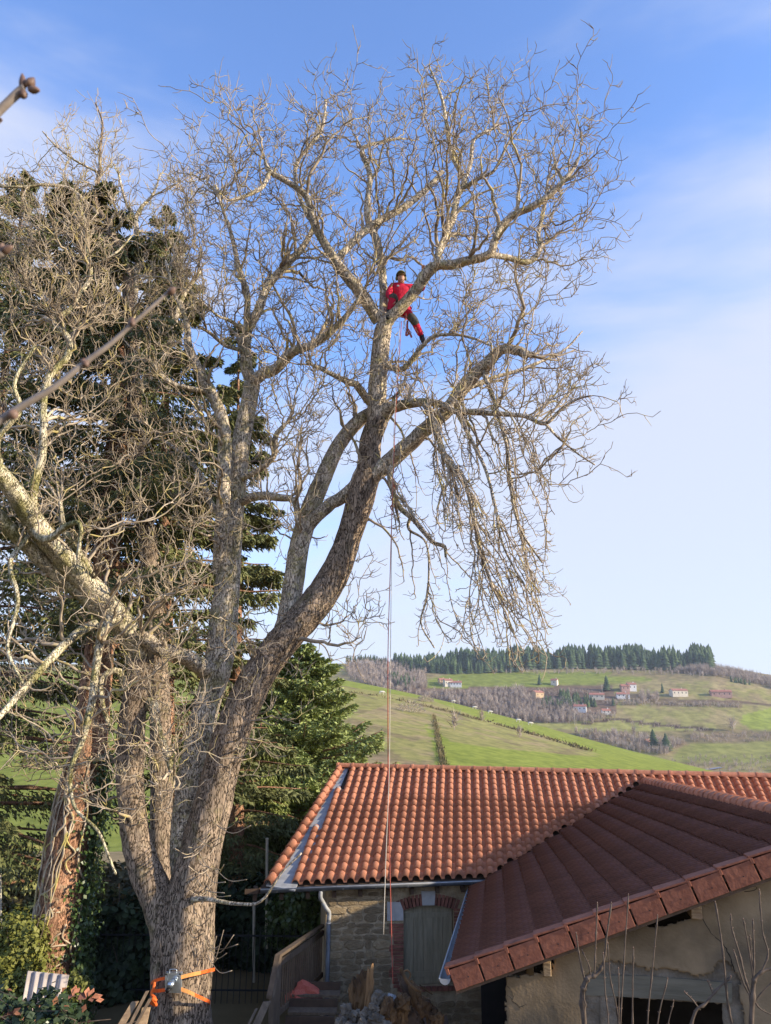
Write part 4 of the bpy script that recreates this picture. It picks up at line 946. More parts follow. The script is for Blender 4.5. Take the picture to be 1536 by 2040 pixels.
# ------------------------------------------------------------------ bare trees
def curl_paths(P0, D0, T, END, wig, K, rng, wfreq=2.2):
    N = len(P0); L = np.linalg.norm(T-P0, axis=1, keepdims=True); P1 = P0+D0*L*0.38; P2 = T-END*L*0.34
    t = np.linspace(0, 1, K)[None, :, None]
    C = (1-t)**3*P0[:, None]+3*(1-t)**2*t*P1[:, None]+3*(1-t)*t*t*P2[:, None]+t**3*T[:, None]
    W = np.cumsum(rng.normal(size=(N, K, 3))*(0.4+1.1*rng.random((N, K, 1))**2), axis=1); W -= W[:, :1]; W -= W[:, -1:]*np.linspace(0, 1, K)[None, :, None]
    C = C+W*wig*1.9*L[:, :, None]/math.sqrt(K)
    return C
class Tree:
    """a growing set of nodes (position, direction, radius) that later branches attach to"""
    def __init__(s, root): s.root = root; s.P = []; s.D = []; s.R = []; s.n = 0; s.tw = []
    def add(s, P, R):
        P = np.asarray(P); N, K, _ = P.shape; D = np.empty_like(P); D[:, :-1] = P[:, 1:]-P[:, :-1]; D[:, -1] = D[:, -2]; D /= np.linalg.norm(D, axis=2, keepdims=True)+1e-9
        s.P.append(P.reshape(-1, 3)); s.D.append(D.reshape(-1, 3)); s.R.append(np.asarray(R).reshape(-1))
    def arrays(s): return np.vstack(s.P), np.vstack(s.D), np.concatenate(s.R)
    def limb(s, pts, parent_obj, name='limb', m='bark_walnut', sides=12, sub=6, rough=0.06, label=None, reg_=True, tip=None, Y0=14.5):
        """pts: (px, py, width px, depth offset)"""
        q = []
        for a in pts:
            p = PY(a[0], a[1], Y0+(a[3] if len(a) > 3 else 0)); zc = p.y*_c+p.z*_s; q.append([p.x, p.y, p.z, a[2]*0.5*zc/FPX])
        q = np.array(q); C = catmull(q, sub); Pp = C[:, :3]; R = np.maximum(C[:, 3], 0.006)
        seg = np.linalg.norm(np.diff(Pp, axis=0), axis=1).sum()
        Pp = Pp.copy(); k = len(Pp); r = np.random.default_rng(int(abs(q[0, 0]*1000+q[-1, 2]*77)) % 99999)
        wob = np.cumsum(r.normal(size=(k, 3)), axis=0); wob -= np.linspace(0, 1, k)[:, None]*wob[-1]; wob /= np.abs(wob).max()+1e-6; Pp += wob*R[:, None]*(0.10 if R.mean() > 0.16 else 0.30)
        nzr = r.random(k+6); nzr = np.convolve(nzr, np.ones(7)/7, 'valid'); R = R*(1+rough*3.0*(nzr-0.5))
        V, F = tube_np(Pp[None], R[None], sides)
        # burrs and flutes in the bark
        VN = V.reshape(k, sides, 3); an = np.arange(sides)*2*PI/sides
        bump = 1+rough*1.1*np.sin(3*an+r.random()*6)[None, :]+rough*0.9*(r.random((k, sides))-0.5)+rough*0.8*np.sin(5*an[None, :]+np.arange(k)[:, None]*0.3)
        VN = Pp[:, None]+(VN-Pp[:, None])*bump[..., None]; V = VN.reshape(-1, 3)
        # close the end
        V = np.vstack([V, Pp[-1]+(Pp[-1]-Pp[-2])*0.2]); e = k*sides; base = (k-1)*sides
        F = np.vstack([F, np.array([[base+j, base+(j+1) % sides, e, e] for j in range(sides)])])
        Ft = [tuple(f) if f[2] != f[3] else tuple(f[:3]) for f in F.tolist()]
        me = bpy.data.meshes.new(name); org = ORG[parent_obj.name]; me.from_pydata((V-np.array(org)).tolist(), [], Ft); me.materials.append(MATS[m]); me.polygons.foreach_set('use_smooth', [True]*len(Ft)); me.update()
        o = link(name, me, parent_obj, None, org)
        if label: o['label'] = label
        if reg_:
            n = max(4, int(seg/0.12)); idx = np.linspace(0, k-1, n); Pi = np.stack([np.interp(idx, np.arange(k), Pp[:, i]) for i in range(3)], -1); Ri = np.interp(idx, np.arange(k), R)
            s.add(Pi[None], Ri[None])
        return o
    def fill(s, n, sampler, rng, bias=0.35, end=(0, 0, 0.6), out=0.5, wig=0.05, K=8, rk=0.55, rmax=0.05, rtip=0.006, Lmax=3.0, Lmin=0.05, sides=4, keep=True, minr=0.0, frm=None, mat_=0, upcurl=0.0):
        """n new branches, each running from the nearest wood to a sampled point"""
        P, D, R = s.arrays() if frm is None else frm
        T = sampler(n, rng); kd = kdtree.KDTree(len(P))
        ok = R >= minr
        for i in np.nonzero(ok)[0]: kd.insert(P[i], int(i))
        kd.balance(); root = np.array(s.root); idx = np.empty(len(T), int); dist = np.empty(len(T))
        toroot = root-T; toroot /= np.linalg.norm(toroot, axis=1, keepdims=True); B = np.array(bias) if hasattr(bias, '__len__') else None
        for i, t in enumerate(T):
            q = t+(B if B is not None else toroot[i]*bias); c, j, d = kd.find(q); idx[i] = j
        P0 = P[idx]; L = np.linalg.norm(T-P0, axis=1); g = (L < Lmax) & (L > Lmin); P0, T, idx, L = P0[g], T[g], idx[g], L[g]
        d = (T-P0)/L[:, None]; D0 = D[idx]*0.55+d*0.75; D0 /= np.linalg.norm(D0, axis=1, keepdims=True)
        E = d*out+np.array(end)[None]+rng.normal(size=d.shape)*0.25; E /= np.linalg.norm(E, axis=1, keepdims=True)
        C = curl_paths(P0, D0, T, E, wig, K, rng)
        r0 = np.minimum(np.minimum(R[idx]*rk*(0.6+0.5*rng.random(len(T))), rmax), 0.012+L*0.022); r0 = np.maximum(r0, rtip*1.15); tt = np.linspace(0, 1, K)[None]
        RR_ = r0[:, None]*(1-tt)+rtip*tt
        s.tw.append((C, RR_, sides))
        if keep: s.add(C[:, 1:], RR_[:, 1:])
        return C, RR_
    def tips(s, src, per, rng, Lr=(0.10, 0.32), up=0.55, r=0.0072, K=4, spread=1.0, mask=None, drop=0.0):
        C, RR_ = src; N, Kk, _ = C.shape; n = int(N*per); i = rng.integers(0, N, n); k = rng.integers(1, Kk, n)
        P0 = C[i, k]; D = C[i, k]-C[i, k-1]; D /= np.linalg.norm(D, axis=1, keepdims=True)+1e-9
        side = rng.normal(size=(n, 3)); side -= (side*D).sum(1, keepdims=True)*D; side /= np.linalg.norm(side, axis=1, keepdims=True)
        d0 = D*0.7+side*spread; d0 /= np.linalg.norm(d0, axis=1, keepdims=True); L = (Lr[0]+(Lr[1]-Lr[0])*rng.random((n, 1))**1.3)
        d1 = d0*0.7+np.array([0, 0, up])+rng.normal(size=(n, 3))*0.22; d1 /= np.linalg.norm(d1, axis=1, keepdims=True)
        t = np.linspace(0, 1, K)[None, :, None]; Q = P0[:, None]+d0[:, None]*L[:, None]*t*(1-0.45*t)+d1[:, None]*L[:, None]*0.6*t*t
        Q[:, 1:] += rng.normal(size=(n, K-1, 3))*L[:, None]*0.035
        rr = np.linspace(1.15, 0.55, K)[None]*np.full((n, 1), r); s.tw.append((Q, rr, 3)); return Q, rr
    def finish(s, parent, m='twig', name='twigs'):
        Vs = []; Fs = []; k = 0
        for C, R, S in s.tw:
            px_, py_ = project(C[..., 0], C[..., 1], C[..., 2]); near_ = ((px_ > 764) & (px_ < 858) & (py_ > 532) & (py_ < 694) & (C[..., 1] < 15.3)).any(1)
            g_ = ~(near_ & (np.random.default_rng(3).random(len(C)) < 0.82)); C = C[g_]; R = R[g_]
            V, F = tube_np(C, R, S); Vs.append(V); Fs.append(F+k); k += len(V)
        return np_mesh(name, np.vstack(Vs), np.vstack(Fs), m, parent, smooth=True, kind='stuff')
def zone(zs, Y0):
    """zs: list of (weight, polygon, depth centre offset, half depth) -> sampler of points in the crown's volume"""
    w = np.array([z[0] for z in zs], float); w /= w.sum(); 
    def f(n, rng):
        out = []
        for (wt, poly, dc, hd), ww in zip(zs, w):
            m = max(1, int(round(n*ww))); q = sample_poly(poly, m, rng); y = Y0+dc+hd*(rng.random(m)*2-1)*np.sqrt(rng.random(m)*0.6+0.4)
            out += [list(PY(a, b_, c)) for (a, b_), c in zip(q, y)]
        return np.array(out)
    return f

T0 = 14.5
def near_nodes(src, sig, zs=None):
    C, R_ = src
    def f(n, rng):
        i = rng.integers(0, len(C), n); k = np.minimum((C.shape[1]*rng.random(n)**0.7).astype(int), C.shape[1]-1); d = C[i, k]-C[i, np.maximum(k-1, 0)]; d /= np.linalg.norm(d, axis=1, keepdims=True)+1e-9
        return C[i, k]+rng.normal(size=(n, 3))*sig+d*sig*0.8
    return f
wal = thing('walnut_tree', 'huge bare many-stemmed tree with orange straps round its trunk, beside the house', 'tree', PY(365, 2080, T0))
rt = PY(370, 1850, T0); TA = Tree(tuple(rt))
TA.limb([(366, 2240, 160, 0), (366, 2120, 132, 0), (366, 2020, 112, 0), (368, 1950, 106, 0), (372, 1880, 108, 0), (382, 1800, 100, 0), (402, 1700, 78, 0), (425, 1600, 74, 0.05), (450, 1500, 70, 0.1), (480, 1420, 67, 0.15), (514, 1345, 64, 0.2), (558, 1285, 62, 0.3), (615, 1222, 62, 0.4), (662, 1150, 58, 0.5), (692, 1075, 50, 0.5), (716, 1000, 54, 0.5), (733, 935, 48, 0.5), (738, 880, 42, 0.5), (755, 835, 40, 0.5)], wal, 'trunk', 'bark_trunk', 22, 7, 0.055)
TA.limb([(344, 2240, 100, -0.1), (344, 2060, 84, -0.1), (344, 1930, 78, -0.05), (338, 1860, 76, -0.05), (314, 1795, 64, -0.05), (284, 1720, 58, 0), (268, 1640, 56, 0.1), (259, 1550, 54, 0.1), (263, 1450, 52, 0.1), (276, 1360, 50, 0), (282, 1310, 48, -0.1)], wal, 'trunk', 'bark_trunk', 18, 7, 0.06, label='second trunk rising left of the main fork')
TA.limb([(278, 1330, 52, 0), (280, 1296, 52, -0.1), (262, 1262, 52, -0.3), (215, 1205, 46, -0.8), (150, 1135, 43, -1.4), (85, 1060, 41, -2.0), (25, 975, 38, -2.6), (-60, 880, 35, -3.3)], wal, 'limb', 'bark_mossy', 18, 7, 0.06, label='leaning left stem, mossy yellow grey, running out of the left edge')
TA.limb([(380, 1800, 70, 0.4), (370, 1700, 60, 0.5), (376, 1600, 56, 0.6), (392, 1500, 54, 0.7), (414, 1400, 54, 0.8), (438, 1310, 56, 0.9), (450, 1200, 50, 0.95), (459, 1100, 44, 1.0), (468, 980, 40, 1.0), (480, 880, 36, 1.0), (494, 810, 34, 1.0), (502, 765, 33, 1.0)], wal, 'limb', 'bark_walnut', 16, 6, 0.05, label='straight central stem')
TA.limb([(560, 1290, 50, 0.5), (575, 1225, 44, 0.7), (590, 1130, 40, 0.8), (606, 1060, 38, 0.85), (626, 1000, 36, 0.9), (650, 940, 33, 0.9), (682, 880, 29, 0.9), (718, 838, 26, 0.8), (752, 815, 24, 0.7)], wal, 'limb', 'bark_walnut', 14, 6)
limbs = [
 [(606, 1058, 26, 0.85), (650, 1012, 26, 0.7), (700, 972, 26, 0.6), (722, 935, 22, 0.5)],
 [(725, 965, 40, 0.5), (760, 935, 34, 0.4), (790, 908, 32, 0.3), (834, 866, 30, 0.1), (887, 824, 30, -0.1), (927, 770, 28, -0.3), (967, 730, 26, -0.4), (1000, 697, 22, -0.5), (1030, 698, 20, -0.6), (1051, 709, 17, -0.7)],
 [(752, 845, 40, 0.5), (752, 790, 36, 0.4), (756, 720, 34, 0.3), (764, 660, 33, 0.2), (776, 636, 28, 0.1), (800, 612, 25, 0), (828, 580, 23, -0.1), (852, 545, 23, -0.2), (873, 528, 21, -0.3), (900, 527, 19, -0.4), (931, 519, 18, -0.5), (975, 507, 17, -0.6), (987, 480, 16, -0.7), (998, 453, 15, -0.7), (1025, 427, 14, -0.8), (1064, 410, 14, -0.9), (1103, 381, 13, -1.0), (1141, 338, 9, -1.1), (1153, 314, 6, -1.1)],
 [(975, 508, 12, -0.6), (1009, 514, 12, -0.4), (1053, 524, 11, -0.3), (1075, 497, 10, -0.2), (1072, 470, 9, -0.1), (1086, 403, 7, 0), (1092, 350, 5, 0)],
 [(870, 530, 16, -0.3), (876, 497, 14, -0.1), (898, 442, 13, 0.1), (907, 405, 13, 0.2), (915, 378, 12, 0.3), (926, 362, 10, 0.4), (900, 312, 9, 0.5), (893, 280, 8, 0.6), (881, 200, 6, 0.7), (856, 134, 4, 0.8)],
 [(915, 380, 9, 0.3), (955, 355, 8, 0.1), (985, 340, 6, 0), (1010, 290, 5, -0.1), (1040, 240, 4, -0.2)],
 [(907, 400, 9, 0.2), (938, 330, 8, 0.5), (945, 280, 7, 0.7), (985, 255, 5, 0.9)],
 [(764, 655, 18, 0.2), (763, 610, 17, 0.5), (762, 575, 16, 0.6), (756, 520, 16, 0.7), (750, 480, 15, 0.7), (734, 445, 14, 0.8), (730, 410, 12, 0.8), (736, 350, 11, 0.9), (722, 305, 10, 1.0), (728, 292, 8, 1.0), (770, 280, 6, 1.2), (800, 275, 4, 1.3)],
 [(755, 640, 26, 0.2), (732, 602, 25, 0.0), (710, 570, 24, -0.2), (672, 520, 20, -0.4), (638, 469, 17, -0.6), (622, 436, 14, -0.7), (611, 393, 13, -0.8), (583, 370, 12, -0.9), (537, 341, 11, -1.0), (528, 318, 6, -1.0)],
 [(537, 345, 10, -1.0), (520, 375, 9, -1.1), (485, 392, 7, -1.3), (455, 400, 5, -1.4)],
 [(620, 440, 9, -0.7), (600, 400, 8, -0.4), (590, 330, 7, -0.2), (640, 260, 6, 0.1), (650, 200, 4, 0.2)],
 [(672, 520, 15, -0.4), (704, 480, 14, -0.2), (745, 446, 14, 0.0), (809, 409, 13, 0.2), (854, 371, 11, 0.4), (882, 342, 8, 0.5)],
 [(755, 838, 34, 0.5), (775, 815, 26, 0.3), (799, 806, 20, 0.1), (843, 801, 17, -0.2), (878, 806, 15, -0.4), (909, 819, 14, -0.6), (950, 820, 12, -0.8), (1002, 824, 10, -1.1), (1047, 828, 9, -1.3), (1086, 843, 8, -1.5), (1118, 815, 6, -1.6), (1150, 795, 5, -1.7), (1180, 788, 3, -1.8)],
 [(1086, 843, 6, -1.5), (1105, 865, 5, -1.5), (1128, 886, 4, -1.5), (1160, 910, 3.5, -1.6), (1185, 926, 3, -1.6)],
 [(843, 801, 14, -0.2), (861, 837, 13, -0.5), (887, 914, 12, -0.8), (923, 952, 9, -1.0), (949, 1058, 8, -1.1), (960, 1110, 7, -1.2), (987, 1182, 5, -1.2), (1010, 1225, 4, -1.2), (1026, 1270, 3, -1.2)],
 [(780, 925, 15, 0.3), (779, 960, 12, 0.1), (794, 1008, 12, 0.0), (825, 1036, 11, -0.1), (861, 1078, 9, -0.2), (885, 1089, 8, -0.2), (888, 1110, 5, -0.2)],
 [(818, 1030, 7, 0), (815, 1055, 6, 0), (850, 1085, 4, 0), (852, 1180, 4, 0), (838, 1240, 3, 0), (865, 1290, 3, 0)],
 [(909, 819, 9, -0.6), (935, 870, 8, -0.9), (965, 930, 7, -1.2), (985, 1000, 6, -1.4), (1000, 1080, 5, -1.5), (1035, 1150, 4, -1.6), (1075, 1210, 3, -1.7)],
 [(960, 735, 10, -0.4), (985, 800, 8, -0.8), (1000, 850, 8, -1.0), (1012, 900, 7, -1.1), (1020, 990, 6, -1.2), (1040, 1060, 5, -1.3), (1080, 1120, 4, -1.4)],
 [(752, 815, 16, 0.6), (733, 795, 16, 0.4), (713, 768, 15, 0.2), (690, 760, 12, 0), (650, 740, 9, -0.3), (610, 720, 6, -0.5)],
 [(887, 826, 12, -0.1), (920, 790, 10, 0.3), (960, 760, 8, 0.6), (1040, 735, 7, 0.9), (1120, 700, 5, 1.1), (1160, 660, 3, 1.2)],
 [(752, 720, 10, 0.3), (800, 735, 12, 0.0), (840, 690, 9, -0.3), (870, 668, 7, -0.4), (930, 670, 5, -0.6), (980, 690, 4, -0.7)],
 # crown of the central stem
 [(502, 768, 26, 1.0), (492, 730, 24, 0.9), (489, 697, 22, 0.8), (491, 660, 20, 0.7), (514, 614, 19, 0.7), (528, 575, 17, 0.8), (556, 540, 16, 0.8), (600, 496, 13, 0.9), (622, 456, 9, 1.0), (640, 420, 6, 1.0)],
 [(491, 660, 14, 0.7), (494, 590, 13, 0.5), (478, 538, 11, 0.3), (462, 470, 9, 0.1), (448, 430, 7, 0.0), (430, 370, 5, -0.1)],
 [(492, 665, 9, 0.7), (460, 640, 7, 0.2), (433, 628, 5, -0.2), (400, 600, 4, -0.5)],
 [(500, 768, 26, 1.0), (522, 748, 24, 0.8), (550, 733, 22, 0.6), (583, 702, 20, 0.3), (627, 684, 17, 0.0), (672, 646, 14, -0.3), (708, 603, 9, -0.6), (735, 560, 5, -0.8)],
 [(488, 700, 10, 0.8), (450, 690, 8, 0.4), (420, 665, 7, 0.1), (395, 650, 5, -0.2)],
 [(436, 1142, 30, 0.9), (437, 1082, 30, 0.7), (441, 1021, 28, 0.6), (445, 900, 27, 0.6), (440, 830, 25, 0.6), (418, 780, 23, 0.5), (395, 735, 20, 0.4), (376, 690, 17, 0.3), (372, 640, 10, 0.2), (350, 590, 7, 0.0), (330, 520, 5, -0.1)],
 [(418, 780, 12, 0.5), (380, 775, 10, 0.4), (335, 760, 9, 0.2), (300, 720, 6, 0.0)],
 [(470, 1005, 18, 1.0), (510, 988, 17, 0.7), (552, 990, 15, 0.5), (585, 998, 12, 0.3), (590, 1035, 9, 0.2), (597, 1060, 7, 0.1)],
 [(470, 960, 14, 1.0), (510, 940, 12, 0.6), (545, 910, 12, 0.3), (550, 870, 11, 0.1), (565, 850, 9, 0.0), (570, 845, 7, 0)],
 [(430, 1345, 40, 0.9), (402, 1330, 36, 0.5), (365, 1308, 30, 0.1), (325, 1290, 28, -0.3), (285, 1268, 30, -0.5)],
 [(460, 1040, 14, 1.0), (425, 1010, 13, 1.2), (400, 950, 12, 1.4), (370, 910, 9, 1.5), (330, 880, 6, 1.6)],
 # the leaning left stem and what it carries
 [(230, 1235, 34, -0.6), (170, 1190, 32, -1.0), (100, 1130, 30, -1.5), (40, 1070, 28, -2.0), (-20, 1010, 26, -2.5), (-90, 950, 22, -3)],
 [(85, 1070, 20, -2.0), (66, 1010, 18, -2.2), (68, 965, 17, -2.3), (82, 915, 16, -2.3), (86, 860, 15, -2.3), (86, 800, 14, -2.3), (100, 748, 13, -2.2), (134, 712, 13, -2.1), (136, 675, 12, -2.0), (108, 642, 11, -2.0), (140, 618, 11, -1.9), (158, 585, 10, -1.8), (178, 560, 9, -1.7), (180, 525, 8, -1.6), (170, 476, 7, -1.5), (168, 440, 5, -1.4), (150, 380, 4, -1.3)],
 [(180, 530, 6, -1.7), (215, 515, 5, -1.8), (245, 490, 4, -1.8), (262, 470, 3, -1.8)],
 [(225, 1225, 22, -0.8), (203, 1275, 18, -1.1), (192, 1330, 16, -1.3), (184, 1400, 15, -1.5), (165, 1470, 13, -1.6), (140, 1540, 9, -1.7), (150, 1610, 7, -1.8), (195, 1655, 6, -1.9), (230, 1740, 5, -1.9)],
 [(190, 1245, 20, -1.0), (150, 1265, 18, -1.4), (105, 1308, 16, -1.8), (56, 1362, 14, -2.2), (0, 1425, 12, -2.6), (-50, 1470, 9, -3)],
 [(240, 1240, 14, -0.6), (215, 1190, 13, -0.9), (160, 1170, 10, -1.2), (158, 1090, 10, -1.4), (150, 1060, 7, -1.5)],
 [(200, 1190, 15, -1.0), (170, 1120, 14, -1.2), (130, 1060, 13, -1.4), (120, 1000, 8, -1.5)],
 [(270, 1430, 26, 0.1), (300, 1400, 22, 0.0), (320, 1470, 16, -0.3), (345, 1540, 12, -0.5)],
 [(60, 1045, 16, -2.1), (90, 1075, 16, -2.4), (130, 1050, 12, -2.8), (160, 1045, 8, -3.0), (155, 1110, 6, -3.1)],
 [(262, 1400, 24, 0.1), (235, 1340, 16, -0.2), (200, 1360, 10, -0.4), (215, 1440, 9, -0.6), (250, 1470, 7, -0.7)],
 [(330, 1805, 20, 0.2), (400, 1790, 11, -0.6), (470, 1800, 7, -1.0), (520, 1795, 5, -1.3), (560, 1740, 4, -1.5), (600, 1700, 4, -1.6)],
 [(60, 1065, 12, -2.0), (20, 1120, 10, -2.4), (35, 1200, 9, -2.6), (15, 1290, 7, -2.8), (45, 1360, 5, -3)],
 [(10, 965, 14, -2.7), (-5, 880, 12, -2.9), (40, 820, 10, -3.0), (30, 760, 8, -3.1), (70, 690, 6, -3.1)],
]
for L_ in limbs: TA.limb(L_, wal, 'limb', 'bark_mossy' if L_[0][0] < 275 and L_[0][1] > 500 else 'bark_walnut', 9, 5, 0.07, Y0=T0)

rng = np.random.default_rng(21)
crownA = [(26, [(560, 150), (640, 150), (720, 180), (790, 190), (828, 110), (880, 130), (1000, 170), (1050, 220), (1110, 250), (1135, 310), (1135, 400), (1110, 510), (1080, 600), (1050, 640), (900, 610), (860, 640), (700, 620), (620, 560), (560, 480), (500, 420), (450, 300), (460, 200), (520, 150)], 0, 2.5),
          (1.8, [(1050, 200), (1120, 175), (1175, 200), (1205, 245), (1190, 320), (1210, 365), (1165, 500), (1145, 560), (1150, 500), (1160, 300)], -0.6, 1.5),
          (8, [(350, 330), (440, 260), (560, 400), (640, 500), (560, 640), (440, 700), (400, 620), (350, 560)], 0.3, 2.0),
          (6, [(500, 640), (720, 600), (740, 760), (700, 860), (620, 960), (560, 1040), (500, 1020), (520, 860)], 0.2, 1.8),
          (6, [(800, 640), (1050, 640), (1150, 650), (1165, 760), (1090, 800), (1050, 790), (900, 780), (800, 790), (760, 700)], -0.3, 1.8),
          (0.9, [(1090, 770), (1180, 750), (1200, 840), (1215, 930), (1130, 915), (1060, 860)], -1.3, 0.8),
          (0.9, [(700, 1060), (740, 1080), (745, 1250), (660, 1330), (640, 1290)], 0.3, 0.8)]
zA = zone(crownA, T0)
droop = [(10, [(850, 860), (1000, 840), (1090, 900), (1110, 1000), (1090, 1120), (1100, 1250), (1020, 1280), (930, 1150), (880, 1060)], -1.1, 1.0),
         (2.2, [(790, 940), (900, 960), (900, 1280), (830, 1300), (780, 1100)], -0.2, 0.8),
         (2.6, [(900, 1200), (1110, 1230), (1080, 1350), (1000, 1345), (920, 1290)], -1.2, 0.7)]
zD = zone(droop, T0)
leftz = [(12, [(0, 620), (180, 560), (330, 640), (420, 780), (430, 1000), (420, 1250), (300, 1260), (180, 1200), (0, 1150), (-80, 900)], -0.9, 1.9),
         (4.5, [(-60, 1150), (200, 1230), (380, 1280), (400, 1450), (300, 1650), (200, 1620), (0, 1500)], -1.0, 1.5),
         (5, [(20, 420), (130, 360), (210, 420), (230, 560), (160, 660), (0, 640)], -1.8, 1.2),
         (0.8, [(440, 1150), (560, 1180), (600, 1330), (560, 1500), (480, 1560), (430, 1400)], -0.5, 0.7)]
zL = zone(leftz, T0)
# secondary wood
a2 = TA.fill(270, zA, rng, bias=0.9, end=(0, 0, 0.5), wig=0.05, K=14, rmax=0.055, rtip=0.012, Lmax=3.4, sides=6, minr=0.03)
l2 = TA.fill(190, zL, rng, bias=0.5, end=(0, 0, 0.1), wig=0.06, K=12, rmax=0.04, rtip=0.011, Lmax=2.8, sides=6, minr=0.03)
d2 = TA.fill(80, zD, rng, bias=(-0.5, 0.1, 1.3), end=(0.35, 0, -0.8), out=0.3, wig=0.03, K=14, rmax=0.03, rtip=0.009, Lmax=3.6, sides=6)
a3 = TA.fill(480, zA, rng, bias=0.45, end=(0, 0, 0.5), wig=0.06, K=10, rmax=0.028, rtip=0.008, Lmax=1.6, sides=4)
a3b = TA.fill(760, near_nodes(a2, 0.5), rng, bias=0.25, end=(0, 0, 0.6), wig=0.06, K=9, rmax=0.024, rtip=0.007, Lmax=1.4, sides=4)
l3 = TA.fill(750, zL, rng, bias=0.3, end=(0, 0, 0.1), wig=0.07, K=9, rmax=0.022, rtip=0.008, Lmax=1.6, sides=4)
d3 = TA.fill(140, zD, rng, bias=(-0.25, 0, 0.8), end=(0.35, 0, -0.5), out=0.3, wig=0.035, K=11, rmax=0.013, rtip=0.007, Lmax=2.1, sides=4)
a4 = TA.fill(1300, near_nodes(a3, 0.28), rng, bias=0.12, end=(0, 0, 0.7), out=0.4, wig=0.06, K=6, rmax=0.013, rtip=0.0068, Lmax=0.8, sides=3, keep=False)
a4b = TA.fill(1500, near_nodes(a3b, 0.28), rng, bias=0.12, end=(0, 0, 0.7), out=0.4, wig=0.06, K=6, rmax=0.013, rtip=0.0068, Lmax=0.8, sides=3, keep=False)
l4 = TA.fill(1700, near_nodes(l3, 0.3), rng, bias=0.12, end=(0, 0, 0.5), out=0.4, wig=0.08, K=6, rmax=0.012, rtip=0.006, Lmax=0.8, sides=3, keep=False)
d4 = TA.fill(300, near_nodes(d3, 0.2), rng, bias=(0, 0, 0.2), end=(0, 0, 0.1), out=0.4, wig=0.06, K=6, rmax=0.009, rtip=0.0068, Lmax=0.7, sides=3, keep=False)
TA.tips(a4, 1.8, rng, (0.10, 0.28)); TA.tips(a4b, 1.8, rng, (0.10, 0.28)); TA.tips(a3, 3.0, rng, (0.12, 0.36)); TA.tips(a3b, 3.0, rng, (0.12, 0.36)); TA.tips(a2, 6, rng, (0.15, 0.42), r=0.0078)
TA.tips(l4, 1.6, rng, (0.10, 0.30)); TA.tips(l3, 3.0, rng, (0.12, 0.40)); TA.tips(d3, 5.0, rng, (0.10, 0.30), up=0.9); TA.tips(d4, 1.8, rng, (0.10, 0.25), up=0.9); TA.tips(d2, 11, rng, (0.12, 0.3), up=0.8)
TA.finish(wal, 'twig')
# epicormic shoots at the base, right side
sb = MB()
for i in range(8):
    x0 = 412+random.uniform(-4, 4); y0 = 1885+random.uniform(-25, 25); a = PY(x0, y0, T0-0.3); x1 = x0+random.uniform(10, 60); y1 = y0+random.uniform(-70, 40)
    m_ = PY((x0+x1)/2, max(y0, y1)+random.uniform(0, 14), T0-0.5); e_ = PY(x1, y1, T0-0.6)
    sb.tube(catmull([list(a), list(m_), list(e_)], 4), 0.006, 4)
for i in range(22):
    y0 = random.uniform(1620, 1860); x0 = 385+(1860-y0)*0.14+random.uniform(-28, 28); a = PY(x0, y0, T0-0.3); e_ = PY(x0+random.uniform(-70, 70), y0+random.uniform(-10, 50), T0-1.2); m_ = (a+e_)/2+Vector((0, 0, -0.12))
    sb.tube(catmull([list(a), list(m_), list(e_)], 4), 0.007, 4)
sb.build('shoots', 'twig', wal, True, 'stuff')

# the slender bare tree behind on the left
TC0 = 17.5
slim = thing('bare_tree', 'slender bare tree whose pale top rises above the spruces at the upper left', 'tree', PY(330, 1900, TC0))
TB = Tree(tuple(PY(300, 1500, TC0)))
for L_ in [
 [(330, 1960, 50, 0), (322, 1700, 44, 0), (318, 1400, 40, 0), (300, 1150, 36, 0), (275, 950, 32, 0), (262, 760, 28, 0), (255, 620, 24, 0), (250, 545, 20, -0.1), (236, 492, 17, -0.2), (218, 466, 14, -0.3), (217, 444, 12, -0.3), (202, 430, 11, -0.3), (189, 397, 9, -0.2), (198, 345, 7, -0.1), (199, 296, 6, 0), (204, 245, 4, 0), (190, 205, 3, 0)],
 [(262, 640, 16, 0), (273, 540, 12, 0.2), (273, 460, 10, 0.3), (270, 438, 9, 0.4), (281, 415, 7, 0.4), (306, 385, 5, 0.5), (320, 345, 3, 0.5)],
 [(270, 440, 7, 0.4), (250, 400, 5, 0.3), (235, 340, 4, 0.2)],
 [(218, 466, 8, -0.3), (240, 445, 7, -0.5), (232, 420, 5, -0.6), (215, 380, 4, -0.6)],
 [(200, 430, 8, -0.3), (170, 400, 7, -0.5), (140, 375, 7, -0.6), (90, 367, 6, -0.8), (50, 372, 5, -0.9), (0, 372, 4, -1.0)],
 [(199, 345, 5, 0), (150, 320, 4, -0.3), (110, 290, 3, -0.4), (85, 262, 2.5, -0.5)],
 [(262, 800, 18, 0), (330, 700, 13, 0.4), (360, 600, 10, 0.6), (400, 540, 7, 0.7)],
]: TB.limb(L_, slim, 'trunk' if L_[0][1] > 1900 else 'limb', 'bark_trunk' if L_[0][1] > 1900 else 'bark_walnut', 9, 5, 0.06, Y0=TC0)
zB = zone([(2.2, [(100, 250), (180, 188), (262, 235), (260, 300), (215, 330), (240, 400), (110, 330)], 0, 0.8),
           (12, [(-20, 330), (60, 300), (200, 330), (330, 330), (380, 400), (380, 560), (300, 640), (120, 620), (0, 560), (-30, 430)], 0, 1.7),
           (4, [(340, 330), (430, 320), (430, 560), (360, 700), (300, 640)], 0.3, 1.2)], TC0)
b2 = TB.fill(75, zB, rng, bias=0.7, wig=0.04, K=11, rmax=0.03, rtip=0.010, Lmax=2.6, sides=5, minr=0.02)
b3 = TB.fill(330, zB, rng, bias=0.35, wig=0.06, K=8, rmax=0.016, rtip=0.008, Lmax=1.6, sides=4)
